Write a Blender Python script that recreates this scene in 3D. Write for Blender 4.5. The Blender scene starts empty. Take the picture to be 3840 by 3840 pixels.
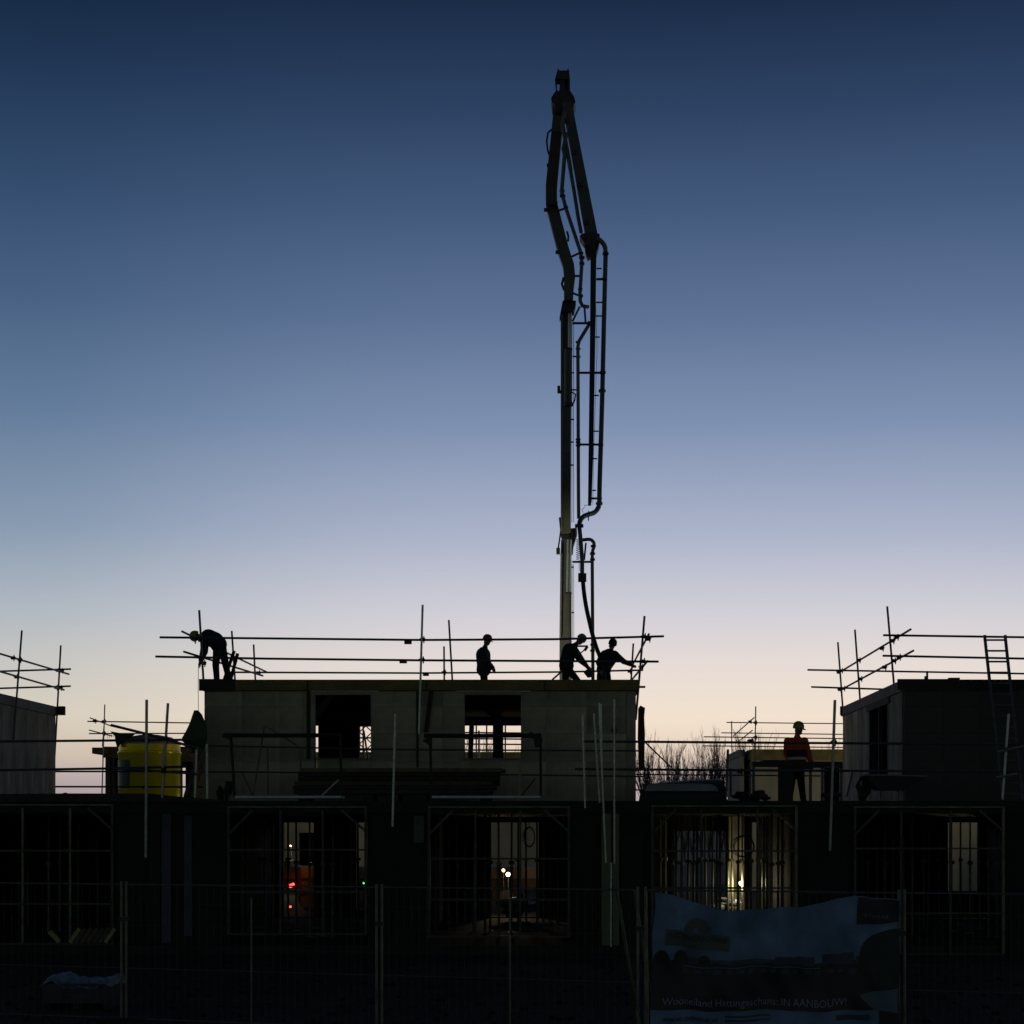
import bpy, bmesh, math, random
from mathutils import Vector, Matrix
random.seed(7)
SC = bpy.context.scene
COL = SC.collection
R = math.radians

# ------------------------------------------------------------------ camera
F, PX, PY, EYE = 6300.0, 2150.0, 3110.0, 2.75      # focal length and principal point of the 3840 px picture, eye height
cam_d = bpy.data.cameras.new('camera'); cam = bpy.data.objects.new('camera', cam_d); COL.objects.link(cam)
cam.location = (0, 0, EYE); cam.rotation_euler = (R(90), 0, 0)
cam_d.sensor_width = 36; cam_d.lens = 36*F/3840
cam_d.shift_x = -(PX-1920)/3840; cam_d.shift_y = (PY-1920)/3840
cam_d.clip_start = .1; cam_d.clip_end = 6000
SC.camera = cam
SC.view_settings.view_transform = 'Standard'; SC.view_settings.look = 'None'
SC.view_settings.exposure = 0; SC.view_settings.gamma = 1
SC.cycles.max_bounces = 6; SC.cycles.sample_clamp_indirect = 3.0

# ------------------------------------------------------------------ dusk sky
def lin(c):
    return tuple(((v/255)/12.92 if v <= 10 else ((v/255+.055)/1.055)**2.4) for v in c) + (1,)
W = bpy.data.worlds.new('World'); SC.world = W; W.use_nodes = True
nt = W.node_tree; nt.nodes.clear()
N = nt.nodes.new; L = nt.links.new
out = N('ShaderNodeOutputWorld'); bg = N('ShaderNodeBackground'); L(bg.outputs[0], out.inputs[0])
tc = N('ShaderNodeTexCoord'); sep = N('ShaderNodeSeparateXYZ'); L(tc.outputs['Generated'], sep.inputs[0])
ramp = N('ShaderNodeValToRGB'); L(sep.outputs[2], ramp.inputs[0])
SKY = [(0, (166, 151, 158)), (.0254, (192, 174, 176)), (.042, (226, 205, 186)), (.065, (242, 225, 205)), (.0964, (231, 220, 214)),
       (.1275, (209, 207, 215)), (.1735, (171, 179, 201)), (.233, (127, 145, 177)), (.29, (94, 115, 150)), (.344, (68, 90, 125)),
       (.395, (45, 66, 98)), (.443, (26, 43, 70)), (.7, (20, 34, 56)), (1, (18, 29, 50))]
cr = ramp.color_ramp
while len(cr.elements) < len(SKY): cr.elements.new(.5)
for e, (p, c) in zip(cr.elements, SKY): e.position = p; e.color = lin(c)
# the afterglow lies to the west, a little right of the view axis; brightness falls off with azimuth all the way round
flat = N('ShaderNodeCombineXYZ'); L(sep.outputs[0], flat.inputs[0]); L(sep.outputs[1], flat.inputs[1])
nrm = N('ShaderNodeVectorMath'); nrm.operation = 'NORMALIZE'; L(flat.outputs[0], nrm.inputs[0])
dot = N('ShaderNodeVectorMath'); dot.operation = 'DOT_PRODUCT'; L(nrm.outputs[0], dot.inputs[0])
dot.inputs[1].default_value = (math.sin(R(5)), math.cos(R(5)), 0)
h1 = N('ShaderNodeMath'); h1.operation = 'MULTIPLY_ADD'; h1.inputs[1].default_value = .5; h1.inputs[2].default_value = .5; L(dot.outputs['Value'], h1.inputs[0])
def fall(stops):                                              # brightness against azimuth: 1 towards the glow, low behind us
    r = N('ShaderNodeValToRGB'); L(h1.outputs[0], r.inputs[0]); r.color_ramp.interpolation = 'EASE'
    while len(r.color_ramp.elements) < len(stops): r.color_ramp.elements.new(.5)
    for e, (p, c) in zip(r.color_ramp.elements, stops): e.position = p; e.color = c+(1,)
    return r
lowf = fall([(0, (.25, .30, .27)), (.25, (.27, .32, .29)), (.62, (.48, .52, .50)), (.957, (.82, .85, .86)), (1, (1, 1, 1))])
hif = fall([(0, (.25, .30, .27)), (.5, (.26, .33, .32)), (.957, (.58, .70, .735)), (1, (1, 1, 1))])
mr = N('ShaderNodeMapRange'); L(sep.outputs[2], mr.inputs[0]); mr.inputs[1].default_value = .03; mr.inputs[2].default_value = .17
az = N('ShaderNodeMixRGB'); L(mr.outputs[0], az.inputs[0]); L(lowf.outputs[0], az.inputs[1]); L(hif.outputs[0], az.inputs[2])
mul = N('ShaderNodeMixRGB'); mul.blend_type = 'MULTIPLY'; mul.inputs[0].default_value = 1
L(ramp.outputs[0], mul.inputs[1]); L(az.outputs[0], mul.inputs[2]); L(mul.outputs[0], bg.inputs[0])
bg.inputs[1].default_value = 1.0

# ------------------------------------------------------------------ materials
MATS = {}
def mat(name, col, rough=.7, metal=0., var=.25, scale=3., bump=0., streak=0., emit=None, es=1., spec=.5, rand=0.):
    if name in MATS: return MATS[name]
    m = bpy.data.materials.new(name); m.use_nodes = True; MATS[name] = m
    n = m.node_tree.nodes; l = m.node_tree.links; b = n['Principled BSDF']
    b.inputs['Roughness'].default_value = rough; b.inputs['Metallic'].default_value = metal
    b.inputs['Specular IOR Level'].default_value = spec
    t = n.new('ShaderNodeTexCoord'); nz = n.new('ShaderNodeTexNoise'); nz.inputs['Scale'].default_value = scale; nz.inputs['Detail'].default_value = 6
    l.new(t.outputs['Object'], nz.inputs['Vector'])
    fac = nz.outputs[0]
    if streak:
        mp = n.new('ShaderNodeMapping'); mp.inputs['Scale'].default_value = (1.0, 1.0, .25); l.new(t.outputs['Object'], mp.inputs[0])
        n2 = n.new('ShaderNodeTexNoise'); n2.inputs['Scale'].default_value = 2.0; n2.inputs['Detail'].default_value = 5; l.new(mp.outputs[0], n2.inputs['Vector'])
        mx = n.new('ShaderNodeMixRGB'); mx.inputs[0].default_value = streak; l.new(fac, mx.inputs[1]); l.new(n2.outputs[0], mx.inputs[2]); fac = mx.outputs[0]
    r = n.new('ShaderNodeValToRGB'); l.new(fac, r.inputs[0])
    r.color_ramp.elements[0].position = .3; r.color_ramp.elements[1].position = .7
    r.color_ramp.elements[0].color = tuple(c*(1-var) for c in col)+(1,); r.color_ramp.elements[1].color = tuple(min(1, c*(1+var)) for c in col)+(1,)
    if rand:                                                   # every piece has its own slightly different tone
        oi = n.new('ShaderNodeObjectInfo'); rm = n.new('ShaderNodeMapRange'); l.new(oi.outputs['Random'], rm.inputs[0]); rm.inputs[3].default_value = 1-rand; rm.inputs[4].default_value = 1+rand
        vm = n.new('ShaderNodeVectorMath'); vm.operation = 'SCALE'; l.new(r.outputs[0], vm.inputs[0]); l.new(rm.outputs[0], vm.inputs['Scale']); l.new(vm.outputs[0], b.inputs['Base Color'])
    else: l.new(r.outputs[0], b.inputs['Base Color'])
    if bump:
        bp = n.new('ShaderNodeBump'); bp.inputs['Strength'].default_value = bump; bp.inputs['Distance'].default_value = .02
        l.new(nz.outputs[0], bp.inputs['Height']); l.new(bp.outputs[0], b.inputs['Normal'])
    if emit: b.inputs['Emission Color'].default_value = tuple(emit)+(1,); b.inputs['Emission Strength'].default_value = es
    return m
LIME = mat('sand lime block', (.41, .375, .26), .9, 0, .7, 1.3, .5, .45, rand=.2)
LIME2 = mat('sand lime block side', (.42, .375, .285), .9, 0, .75, 1.2, .4, .75, rand=.2)
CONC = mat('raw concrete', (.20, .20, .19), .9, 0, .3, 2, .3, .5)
DARKC = mat('darkened concrete', (.022, .023, .020), .9, 0, .5, 2.5, .3, .4)  # concrete darkened; the dim light low down is put into its colour
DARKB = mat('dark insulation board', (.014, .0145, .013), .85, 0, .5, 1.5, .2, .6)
BLUEB = mat('pale column casing', (.075, .095, .108), .8, 0, .45, 2, .1, .6)
GREENB = mat('grey green panel', (.17, .20, .13), .8, 0, .45, 1.2, .1, .6)
PLY = mat('yellow shuttering ply', (.19, .155, .05), .8, 0, .35, 3, .2, .3)
TIMB = mat('rough timber', (.12, .10, .06), .85, 0, .4, 6, .3, .5, rand=.3)
TIMBY = mat('fresh yellow timber', (.34, .33, .13), .8, 0, .3, 6, .2, .4)
DTIMB = mat('dark weathered timber', (.040, .034, .027), .85, 0, .5, 6, .3, .4, rand=.4)
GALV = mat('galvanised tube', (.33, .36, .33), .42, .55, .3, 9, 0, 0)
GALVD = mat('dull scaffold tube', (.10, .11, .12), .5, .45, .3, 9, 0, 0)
GALVLIT = mat('lit galvanised tube', (.58, .64, .52), .38, .35, .25, 12)  # lit copy of the tube, greenish highlight put into the base colour
PROPM = mat('pale prop steel', (.24, .25, .15), .5, .2, .4, 6)
FRAME = mat('dull frame steel', (.07, .075, .058), .55, .2, .6, 3)
FRAMEL = mat('paler frame steel', (.16, .18, .11), .5, .2, .6, 3)
CLAMP = mat('rusty coupler', (.07, .05, .04), .7, .3, .4, 20)
STEELB = mat('boom paint', (.115, .118, .10), .5, .1, .25, 1.5, 0, .5)
STEELD = mat('boom dark steel', (.045, .045, .045), .55, .2, .3, 3)
PIPE = mat('delivery pipe', (.14, .14, .125), .5, .3, .3, 5, 0, .3)
CHROME = mat('chromed rod', (.75, .74, .6), .22, .9, .05, 5)
RUBBER = mat('black rubber', (.015, .015, .016), .6, 0, .2, 8)
BLACK = mat('black sheet', (.012, .013, .012), .6, 0, .3, 4, .3)
YELLOW = mat('yellow silo paint', (.92, .74, .012), .24, .35, .16, 2.5, 0, .5)
TEAL = mat('dark teal panel', (.012, .055, .055), .45, 0, .2, 3, spec=.25)
GREY = mat('dusty grey lid', (.22, .23, .22), .7, 0, .2, 3)
GREEN = mat('dark green tarpaulin', (.012, .055, .014), .55, 0, .3, 5, .3)
SOIL = mat('dark soil', (.011, .011, .009), .95, 0, .6, .8, .6)
GRASSM = mat('rough grass', (.024, .028, .013), .9, 0, .4, 1.5)
BARK = mat('bare twigs', (.10, .068, .058), .9, 0, .3, 2)
PLASTIC = mat('milky plastic sheet', (.19, .22, .23), .35, 0, .4, 6, .6)
PALE = mat('pale plank', (.55, .64, .66), .45, 0, .25, 5, 0, .3)  # white-blue of the sky reflected on the planks put into the colour
WHITE = mat('white render', (.42, .39, .30), .85, 0, .2, 1.2, .1, .5)
PLYFAR = mat('yellow fascia', (.27, .22, .075), .8, 0, .3, 2)
FARW = mat('far pale wall', (.34, .31, .30), .9, 0, .2, 1, 0, .5)
GLASS = mat('dark glazing', (.01, .012, .014), .08, 0, .1, 2)
SHEETP = mat('pale glossy sheet', (.20, .25, .25), .35, 0, .25, 3, .2)

# ------------------------------------------------------------------ geometry helpers
def P(px, py, Y): return Vector(((px-PX)/F*Y, Y, EYE-(py-PY)/F*Y))
def X(px, Y): return (px-PX)/F*Y
def Z(py, Y): return EYE-(py-PY)/F*Y

class MB:
    def __init__(s): s.v = []; s.f = []
    def add(s, vs, fs):
        k = len(s.v); s.v += [tuple(v) for v in vs]; s.f += [tuple(i+k for i in f) for f in fs]; return s
    def box(s, x0, x1, y0, y1, z0, z1):
        return s.add([(x0,y0,z0),(x1,y0,z0),(x1,y1,z0),(x0,y1,z0),(x0,y0,z1),(x1,y0,z1),(x1,y1,z1),(x0,y1,z1)],
                     [(0,3,2,1),(4,5,6,7),(0,1,5,4),(1,2,6,5),(2,3,7,6),(3,0,4,7)])
    def hbox(s, px0, py0, px1, py1, Y, d):                    # front face measured at distance Y, d metres deep
        return s.box(X(px0, Y), X(px1, Y), Y, Y+d, Z(py1, Y), Z(py0, Y))
    def beam(s, p, q, w, d, w2=None, d2=None):                # straight bar of rectangular section
        p = Vector(p); q = Vector(q); a = (q-p).normalized()
        side = a.cross(Vector((0, 1, 0)))
        if side.length < 1e-3: side = Vector((1, 0, 0))
        side.normalize(); dep = side.cross(a).normalized()
        w2 = w2 or w; d2 = d2 or d; vs = []
        for c, ww, dd in ((p, w, d), (q, w2, d2)):
            for i, j in ((-1,-1),(1,-1),(1,1),(-1,1)): vs.append(c+side*(i*ww/2)+dep*(j*dd/2))
        return s.add(vs, [(0,3,2,1),(4,5,6,7),(0,1,5,4),(1,2,6,5),(2,3,7,6),(3,0,4,7)])
    def tube(s, pts, r, n=8, r2=None, cap=True):
        pts = [Vector(p) for p in pts]; rings = []; m = len(pts)
        ref = Vector((0, 1, 0)) if all(abs((b-a).normalized().y) < .85 for a, b in zip(pts, pts[1:])) else Vector((.05, 0, 1))
        for i, p in enumerate(pts):
            t = (pts[min(i+1, m-1)]-pts[max(i-1, 0)]).normalized()
            u = t.cross(ref).normalized(); w = t.cross(u)
            rr = r if r2 is None else r+(r2-r)*i/(m-1)
            rings.append([p+(u*math.cos(2*math.pi*k/n)+w*math.sin(2*math.pi*k/n))*rr for k in range(n)])
        vs = [v for g in rings for v in g]; fs = []
        for i in range(m-1):
            for k in range(n): fs.append((i*n+k, i*n+(k+1)%n, (i+1)*n+(k+1)%n, (i+1)*n+k))
        if cap: fs.append(tuple(range(n))[::-1]); fs.append(tuple((m-1)*n+k for k in range(n)))
        return s.add(vs, fs)
    def prism(s, poly, Y, d):                                 # outline in picture units at distance Y, d metres deep
        a = [P(x, y, Y) for x, y in poly]; b = [p+Vector((0, d, 0)) for p in a]; n = len(a)
        return s.add(a+b, [tuple(range(n)), tuple(range(2*n-1, n-1, -1))]+[(i, n+i, n+(i+1) % n, (i+1) % n) for i in range(n)])
    def lathe(s, c, prof, n=32):
        c = Vector(c); vs = []
        for r, z in prof:
            for k in range(n): vs.append(c+Vector((r*math.cos(2*math.pi*k/n), r*math.sin(2*math.pi*k/n), z)))
        fs = []
        for i in range(len(prof)-1):
            for k in range(n): fs.append((i*n+k, i*n+(k+1) % n, (i+1)*n+(k+1) % n, (i+1)*n+k))
        fs.append(tuple(range(n))[::-1]); fs.append(tuple((len(prof)-1)*n+k for k in range(n)))
        return s.add(vs, fs)
    def blob(s, c, rx, ry, rz, seed=0, n=10, m=7, amp=.25):
        rg = random.Random(seed); c = Vector(c); vs = []; fs = []
        for i in range(m+1):
            for k in range(n):
                t = math.pi*i/m; a = 2*math.pi*k/n; q = 1+rg.uniform(-amp, amp)*(0 < i < m)
                vs.append(c+Vector((rx*q*math.sin(t)*math.cos(a), ry*q*math.sin(t)*math.sin(a), rz*q*math.cos(t))))
        for i in range(m):
            for k in range(n): fs.append((i*n+k, i*n+(k+1) % n, (i+1)*n+(k+1) % n, (i+1)*n+k))
        return s.add(vs, fs)

WPOS = {}
def link_mesh(name, me, parent, c):
    o = bpy.data.objects.new(name, me); COL.objects.link(o)
    base = WPOS[parent.name] if parent else Vector((0, 0, 0))
    o.location = c-base
    if parent: o.parent = parent
    WPOS[o.name] = c.copy()
    return o
def obj(name, mb, m, parent=None, smooth=False):
    vs = [Vector(v) for v in mb.v]
    lo = Vector((min(v.x for v in vs), min(v.y for v in vs), min(v.z for v in vs))); hi = Vector((max(v.x for v in vs), max(v.y for v in vs), max(v.z for v in vs)))
    c = Vector(((lo.x+hi.x)/2, (lo.y+hi.y)/2, lo.z))
    me = bpy.data.meshes.new(name); me.from_pydata([v-c for v in vs], [], mb.f); me.update()
    bm = bmesh.new(); bm.from_mesh(me); bmesh.ops.recalc_face_normals(bm, faces=bm.faces); bm.to_mesh(me); bm.free()
    me.materials.append(m)
    if smooth:
        for p in me.polygons: p.use_smooth = True
        try: me.set_sharp_from_angle(angle=R(38))
        except Exception: pass
    return link_mesh(name, me, parent, c)
def tag(o, label=None, cat=None, group=None, kind=None):
    if label: o['label'] = label
    if cat: o['category'] = cat
    if group: o['group'] = group
    if kind: o['kind'] = kind
    return o
def thing(name, label, cat, loc, group=None):
    o = bpy.data.objects.new(name, None); COL.objects.link(o); o.location = Vector(loc); o.empty_display_size = .3
    WPOS[o.name] = Vector(loc)
    return tag(o, label, cat, group)
def cbox(name, m, parent, *a): return obj(name, MB().box(*a), m, parent)
def hb(name, m, parent, *a): return obj(name, MB().hbox(*a), m, parent)
TR = .027                                                    # radius of a 48 mm scaffold tube
def pole(parent, a, b, m=None, r=TR, name='post'): return obj(name, MB().tube([a, b], r), m or GALV, parent, True)
def rail(parent, pts, m=None, r=TR, name='rail'): return obj(name, MB().tube(pts, r), m or GALVD, parent, True)
def coupler(parent, c, s=.1):
    mb = MB().box(c.x-s*.5, c.x+s*.5, c.y-s*.45, c.y+s*.45, c.z-s*.42, c.z+s*.42)
    mb.tube([c+Vector((s*.3, -s*.2, -s*.9)), c+Vector((s*.3, -s*.2, s*.8))], s*.14, 6)
    mb.tube([c+Vector((-s*.8, -s*.2, s*.1)), c+Vector((s*.7, -s*.2, s*.1))], s*.14, 6)
    return obj('coupler', mb, CLAMP, parent)
def wall_holes(mb, x0, x1, z0, z1, holes, y0, y1):            # wall with rectangular holes (x0,x1,z0,z1)
    xs = sorted({x0, x1}|{min(max(h[k], x0), x1) for h in holes for k in (0, 1)})
    for a, b in zip(xs, xs[1:]):
        if b-a < 1e-4: continue
        m = (a+b)/2; hs = sorted((h[2], h[3]) for h in holes if h[0] < m < h[1]); z = z0
        for p, q in hs:
            if p > z+1e-4: mb.box(a, b, y0, y1, z, p)
            z = max(z, q)
        if z < z1-1e-4: mb.box(a, b, y0, y1, z, z1)
    return mb
def panels(parent, x0, x1, z0, z1, holes, y, th, jx, jz, m, name='wall_block', gap=.006):   # separate blocks with recessed joints
    xs = sorted({x0, x1}|{v for v in jx if x0 < v < x1}|{min(max(h[k], x0), x1) for h in holes for k in (0, 1)})
    for a, b in zip(xs, xs[1:]):
        if b-a < .02: continue
        mid = (a+b)/2; hs = sorted((h[2], h[3]) for h in holes if h[0] < mid < h[1]); segs = []; z = z0
        for p, q in hs:
            if p > z: segs.append((z, p))
            z = max(z, q)
        if z < z1: segs.append((z, z1))
        for p, q in segs:
            cuts = [p]+[v for v in jz if p+.05 < v < q-.05]+[q]
            for c, d in zip(cuts, cuts[1:]):
                cbox(name, m, parent, a+gap/2, b-gap/2, y, y+th, c+gap/2, d-gap/2)

# ------------------------------------------------------------------ ground
g = MB().add([(-2500, -300, 0), (2500, -300, 0), (2500, 5000, 0), (-2500, 5000, 0)], [(0, 1, 2, 3)])
tag(obj('ground', g, SOIL), kind='structure')

# ------------------------------------------------------------------ levels shared by the buildings
DECK, ROOF, SOFF = 3.37, 6.31, 6.05
YF, YB, YG = 40.0, 49.0, 36.9                                  # upper front wall, rear wall, ground storey front

# ================================================================== ground storey (one long shell)
gs = thing('ground_storey_shell', 'long dark ground storey of the unfinished terrace, carrying the open first floor deck', 'building', (0, YG, 0))
XL, XR = X(-1000, YG), X(4600, YG)
for a, b in ((XL, X(-30, YG)), (X(-30, YG)+.01, X(832, YG)), (X(832, YG)+.01, X(1590, YG)), (X(1590, YG)+.01, X(2400, YG)), (X(2400, YG)+.01, X(3170, YG)), (X(3170, YG)+.01, XR)):
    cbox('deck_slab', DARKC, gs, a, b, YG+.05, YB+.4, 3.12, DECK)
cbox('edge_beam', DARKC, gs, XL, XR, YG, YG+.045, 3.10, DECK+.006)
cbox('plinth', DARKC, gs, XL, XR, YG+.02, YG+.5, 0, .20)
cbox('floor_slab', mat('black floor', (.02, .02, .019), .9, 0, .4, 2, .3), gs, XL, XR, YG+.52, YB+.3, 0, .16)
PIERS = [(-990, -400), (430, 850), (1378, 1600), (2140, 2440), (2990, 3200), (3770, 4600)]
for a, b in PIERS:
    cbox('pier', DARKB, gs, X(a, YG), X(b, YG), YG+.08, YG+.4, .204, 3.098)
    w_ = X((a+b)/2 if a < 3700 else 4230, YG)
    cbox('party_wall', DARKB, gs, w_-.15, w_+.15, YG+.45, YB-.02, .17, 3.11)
hb('casing_strip', BLUEB, gs, 606, 3052, 640, 3536, YG+.03, .045)
hb('casing_strip', BLUEB, gs, 690, 3060, 719, 3510, YG+.03, .045)
hb('casing_strip', DARKC, gs, 560, 3052, 600, 3536, YG+.04, .035)
hb('cladding_panel', GREENB, gs, 2256, 3050, 2292, 3550, YG+.03, .045)
hb('cladding_panel', GREENB, gs, 2298, 3050, 2322, 3550, YG+.045, .03)
hb('cladding_panel', DARKC, gs, 2328, 3140, 2412, 3560, YG+.03, .045)
hb('cladding_panel', mat('pale plaster patch', (.10, .12, .08), .8, 0, .3, 3), gs, 1552, 3060, 1590, 3160, YG+.03, .045)
# rear wall of the ground storey with door and window openings
RH = [(905, 940, .6), (1062, 1182, .2), (1335, 1378, .4), (1838, 2020, .2), (2528, 2722, .2), (2790, 2992, .2), (3555, 3670, .9)]
holes = [(X(a, YB), X(b, YB), z, 2.70 if a == 2528 else 2.95) for a, b, z in RH]
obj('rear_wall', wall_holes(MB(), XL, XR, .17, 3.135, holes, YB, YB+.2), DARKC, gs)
cbox('inner_wall', LIME2, gs, X(2735, 46.5), X(2790, 46.5), 46.5, 46.75, .165, 3.11)
cbox('inner_wall', LIME2, gs, X(2948, 46), X(2992, 46), 46, 46.2, .165, 3.11)

# ground storey opening frames: posts, mullions, transoms, corner braces
OPEN = [(-60, 425, (84, 262), (3190, 3390), 3540, 3022, 'opening at the left edge, boards leaning at its foot', (False, True)),
        (852, 1376, (1051, 1210), (3187, 3345), 3503, 3030, 'opening with red lights behind it', (True, True)),
        (1604, 2138, (1783, 1951), (3220, 3374), 3513, 3030, 'opening with a bright white lamp behind it', (True, True)),
        (2442, 2992, (2630, 2841), (3191, 3330), 3560, 3026, 'opening right above the blue banner', (True, True)),
        (3202, 3768, (3380, 3565), (3182, 3425), 3580, 3030, 'opening at the right, yellow lit strip behind it', (True, True))]
for a, b, mul_, trs, sill, top, where, br in OPEN:
    t = thing('opening_frame', 'dull steel bracing frame in the '+where, 'opening frame', P((a+b)/2, sill, YG-.02), 'frames bracing the ground floor openings')
    for q in (a+5, b-5):
        obj('frame_post', MB().hbox(q-5, top, q+5, sill, YG-.06, .07), FRAMEL if q > 3700 or (2900 < q < 3000) else FRAME, t)
    for q in mul_: obj('mullion', MB().hbox(q-4, top+8, q+4, sill, YG-.05, .06), FRAMEL if q < 300 else FRAME, t)
    for q in trs: obj('transom', MB().hbox(a+10, q-3.5, b-10, q+3.5, YG-.11, .04), FRAME, t)
    obj('head_rail', MB().hbox(a, top-6, b, top-1, YG-.08, .07), FRAMEL, t)
    obj('sill_rail', MB().hbox(a, sill-4, b, sill+3, YG-.08, .07), FRAME, t)
    if br[0]: obj('corner_brace', MB().beam(P(a+95, top+8, YG-.13), P(a+8, top+95, YG-.13), .05, .04), FRAME, t)
    if br[1]: obj('corner_brace', MB().beam(P(b-95, top+8, YG-.13), P(b-8, top+85, YG-.13), .05, .04), FRAME, t)

# steel props standing inside the bays
BAYS = [(20, 400, 6, 'bay with the leaning boards'), (880, 1360, 15, 'bay with the red lights'), (1630, 2120, 15, 'bay with the white lamp'),
        (2470, 2980, 27, 'bay above the banner'), (3230, 3750, 15, 'bay with the yellow strip')]
ORD = ['leftmost', 'second from left', 'third from left', 'fourth from left', 'fifth from left', 'sixth from left', 'seventh from left', 'eighth from left', 'rightmost']
prop_me = None
for a, b, n, lab in BAYS:
    rg = random.Random(a); per = n//3
    for i in range(n):
        q = a+(b-a)*(i+rg.uniform(.15, .85))/n; Y = rg.uniform(40, 47.5)
        if prop_me is None:
            mb = MB().tube([(0, 0, .01), (0, 0, 1.75)], .032, 8).tube([(0, 0, 1.75), (0, 0, 2.88)], .025, 8)
            mb.box(-.08, .08, -.08, .08, 0, .012).box(-.09, .09, -.09, .09, 2.88, 2.895).box(-.06, .06, -.05, .05, 1.68, 1.76)
            prop_me = bpy.data.meshes.new('steel_prop'); prop_me.from_pydata(mb.v, [], mb.f); prop_me.materials.append(PROPM)
        o = bpy.data.objects.new('steel_prop', prop_me); COL.objects.link(o); o.location = (X(q, Y), Y, .165); o.scale = (1, 1, 1.017)
        o.rotation_euler = (0, R(rg.uniform(-.5, .5)), rg.uniform(0, 3))
        k = i % per; w = ORD[-1] if k == per-1 else ORD[k]
        tag(o, 'steel prop, '+w+' in the '+('left', 'middle', 'right')[i//per]+' third of the '+lab, 'prop', 'steel props under the deck')
for q, Yc, rr, z0, lab in ((2788, 44.3, .26, 2.30, 'dark coil of cable hanging against the lit wall behind the banner'), (1985, 44.2, .24, 2.55, 'dark narrow cable coil hanging in the bay with the white lamp')):
    c = Vector((X(q, Yc), Yc, z0)); mb = MB()
    sq = 1. if q == 2788 else .55
    for k in range(3):
        mb.tube([c+Vector((sq*(rr+.02*k)*(1+.12*math.sin(5*i/20+k*2))*math.sin(2*math.pi*i/20), .02*k, (rr+.012*k)*math.cos(2*math.pi*i/20)))for i in range(21)], .012, 5, cap=False)
    mb.tube([c+Vector((0, 0, rr)), (c.x, c.y, 3.1)], .008, 5)
    tag(obj('cable_coil', mb, RUBBER, None, True), lab, 'cable')

# ================================================================== central upper house
xa, xb = X(766, YF), X(2385, YF)
ch = thing('house_shell', 'pale block upper storey in the middle with two open windows', 'building', (0, YF, DECK), 'unfinished upper storeys along the deck')
H1 = (X(1180, YF), X(1390, YF), Z(2846, YF), Z(2606, YF)); H2 = (X(1742, YF), X(1953, YF), Z(2846, YF), Z(2606, YF))
slit = (X(1180, YF), X(1191, YF), Z(2880, YF), Z(2846, YF)+.001)
obj('front_wall', wall_holes(MB(), xa+.01, xb-.01, DECK+.002, SOFF-.002, [H1, H2, slit], YF+.03, YF+.2), LIME, ch)
panels(ch, xa, xb, DECK+.01, SOFF-.005, [H1, H2, slit], YF, .025, [xa+.9, xa+1.8, X(1146, YF), X(1475, YF), X(1566, YF), X(1660, YF), X(2050, YF), X(2200, YF), X(2348, YF)], [DECK+1.0, DECK+1.66, DECK+2.3], LIME)
rb = [(X(1165, YB), X(1193, YB)), (X(1346, YB), X(1425, YB)), (X(1690, YB), X(1848, YB)), (X(1886, YB), X(1990, YB))]
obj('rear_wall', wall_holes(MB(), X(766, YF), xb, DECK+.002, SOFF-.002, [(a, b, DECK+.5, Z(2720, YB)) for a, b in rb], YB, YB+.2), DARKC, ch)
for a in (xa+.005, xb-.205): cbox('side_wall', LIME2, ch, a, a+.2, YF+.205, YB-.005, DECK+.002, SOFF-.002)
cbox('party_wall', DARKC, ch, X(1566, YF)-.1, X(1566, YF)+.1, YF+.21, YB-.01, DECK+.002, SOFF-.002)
cbox('dark_ceiling_sheet', DARKB, ch, xa+.21, xb-.21, YF+.205, YB-.005, SOFF-.03, SOFF-.006)  # dark sheet added under the slab; room shade put into its colour
cbox('roof_slab', CONC, ch, xa-.05, xb+.06, YF-.06, YB+.25, SOFF, ROOF)
for a, b in ((882, 1150), (1156, 1598), (1603, 2040), (2045, 2396)):
    hb('edge_board', PLY, ch, a, 2549, b, 2588, YF-.11, .04)
hb('edge_board', DTIMB, ch, 746, 2546, 879, 2590, YF-.12, .05)
hb('jamb_board', TIMBY, ch, 1138, 2592, 1149, 2846, YF-.035, .03)
hb('jamb_board', DTIMB, ch, 1150, 2592, 1163, 2846, YF-.025, .02)
hb('window_lintel', PALE, ch, 1165, 2588, 1420, 2594, YF-.05, .045)
hb('window_lintel', PALE, ch, 1708, 2588, 1992, 2594, YF-.05, .045)
hb('expansion_joint_cover', BLACK, ch, 1561, 2594, 1569, 2878, YF-.02, .018)
obj('downpipe', MB().beam(P(1618, 2580, YF-.05), P(1598, 2746, YF-.05), .1, .05), DTIMB, ch)
hb('corner_strip', LIME2, ch, 2353, 2592, 2384, 2985, YF-.02, .018)
for wx0, wx1 in ((1180, 1390), (1742, 1953)):
    hb('window_sill', CONC, ch, wx0-4, 2843, wx1+4, 2848, YF-.04, .2)
for q0, q1, q2 in ((1770, 1758, 18), (1880, 1880, 14)):
    obj('door_post', MB().beam(P(q0, 2690, 47), P(q1, 2990, 47), q2/134, .12), DTIMB, ch)

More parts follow.
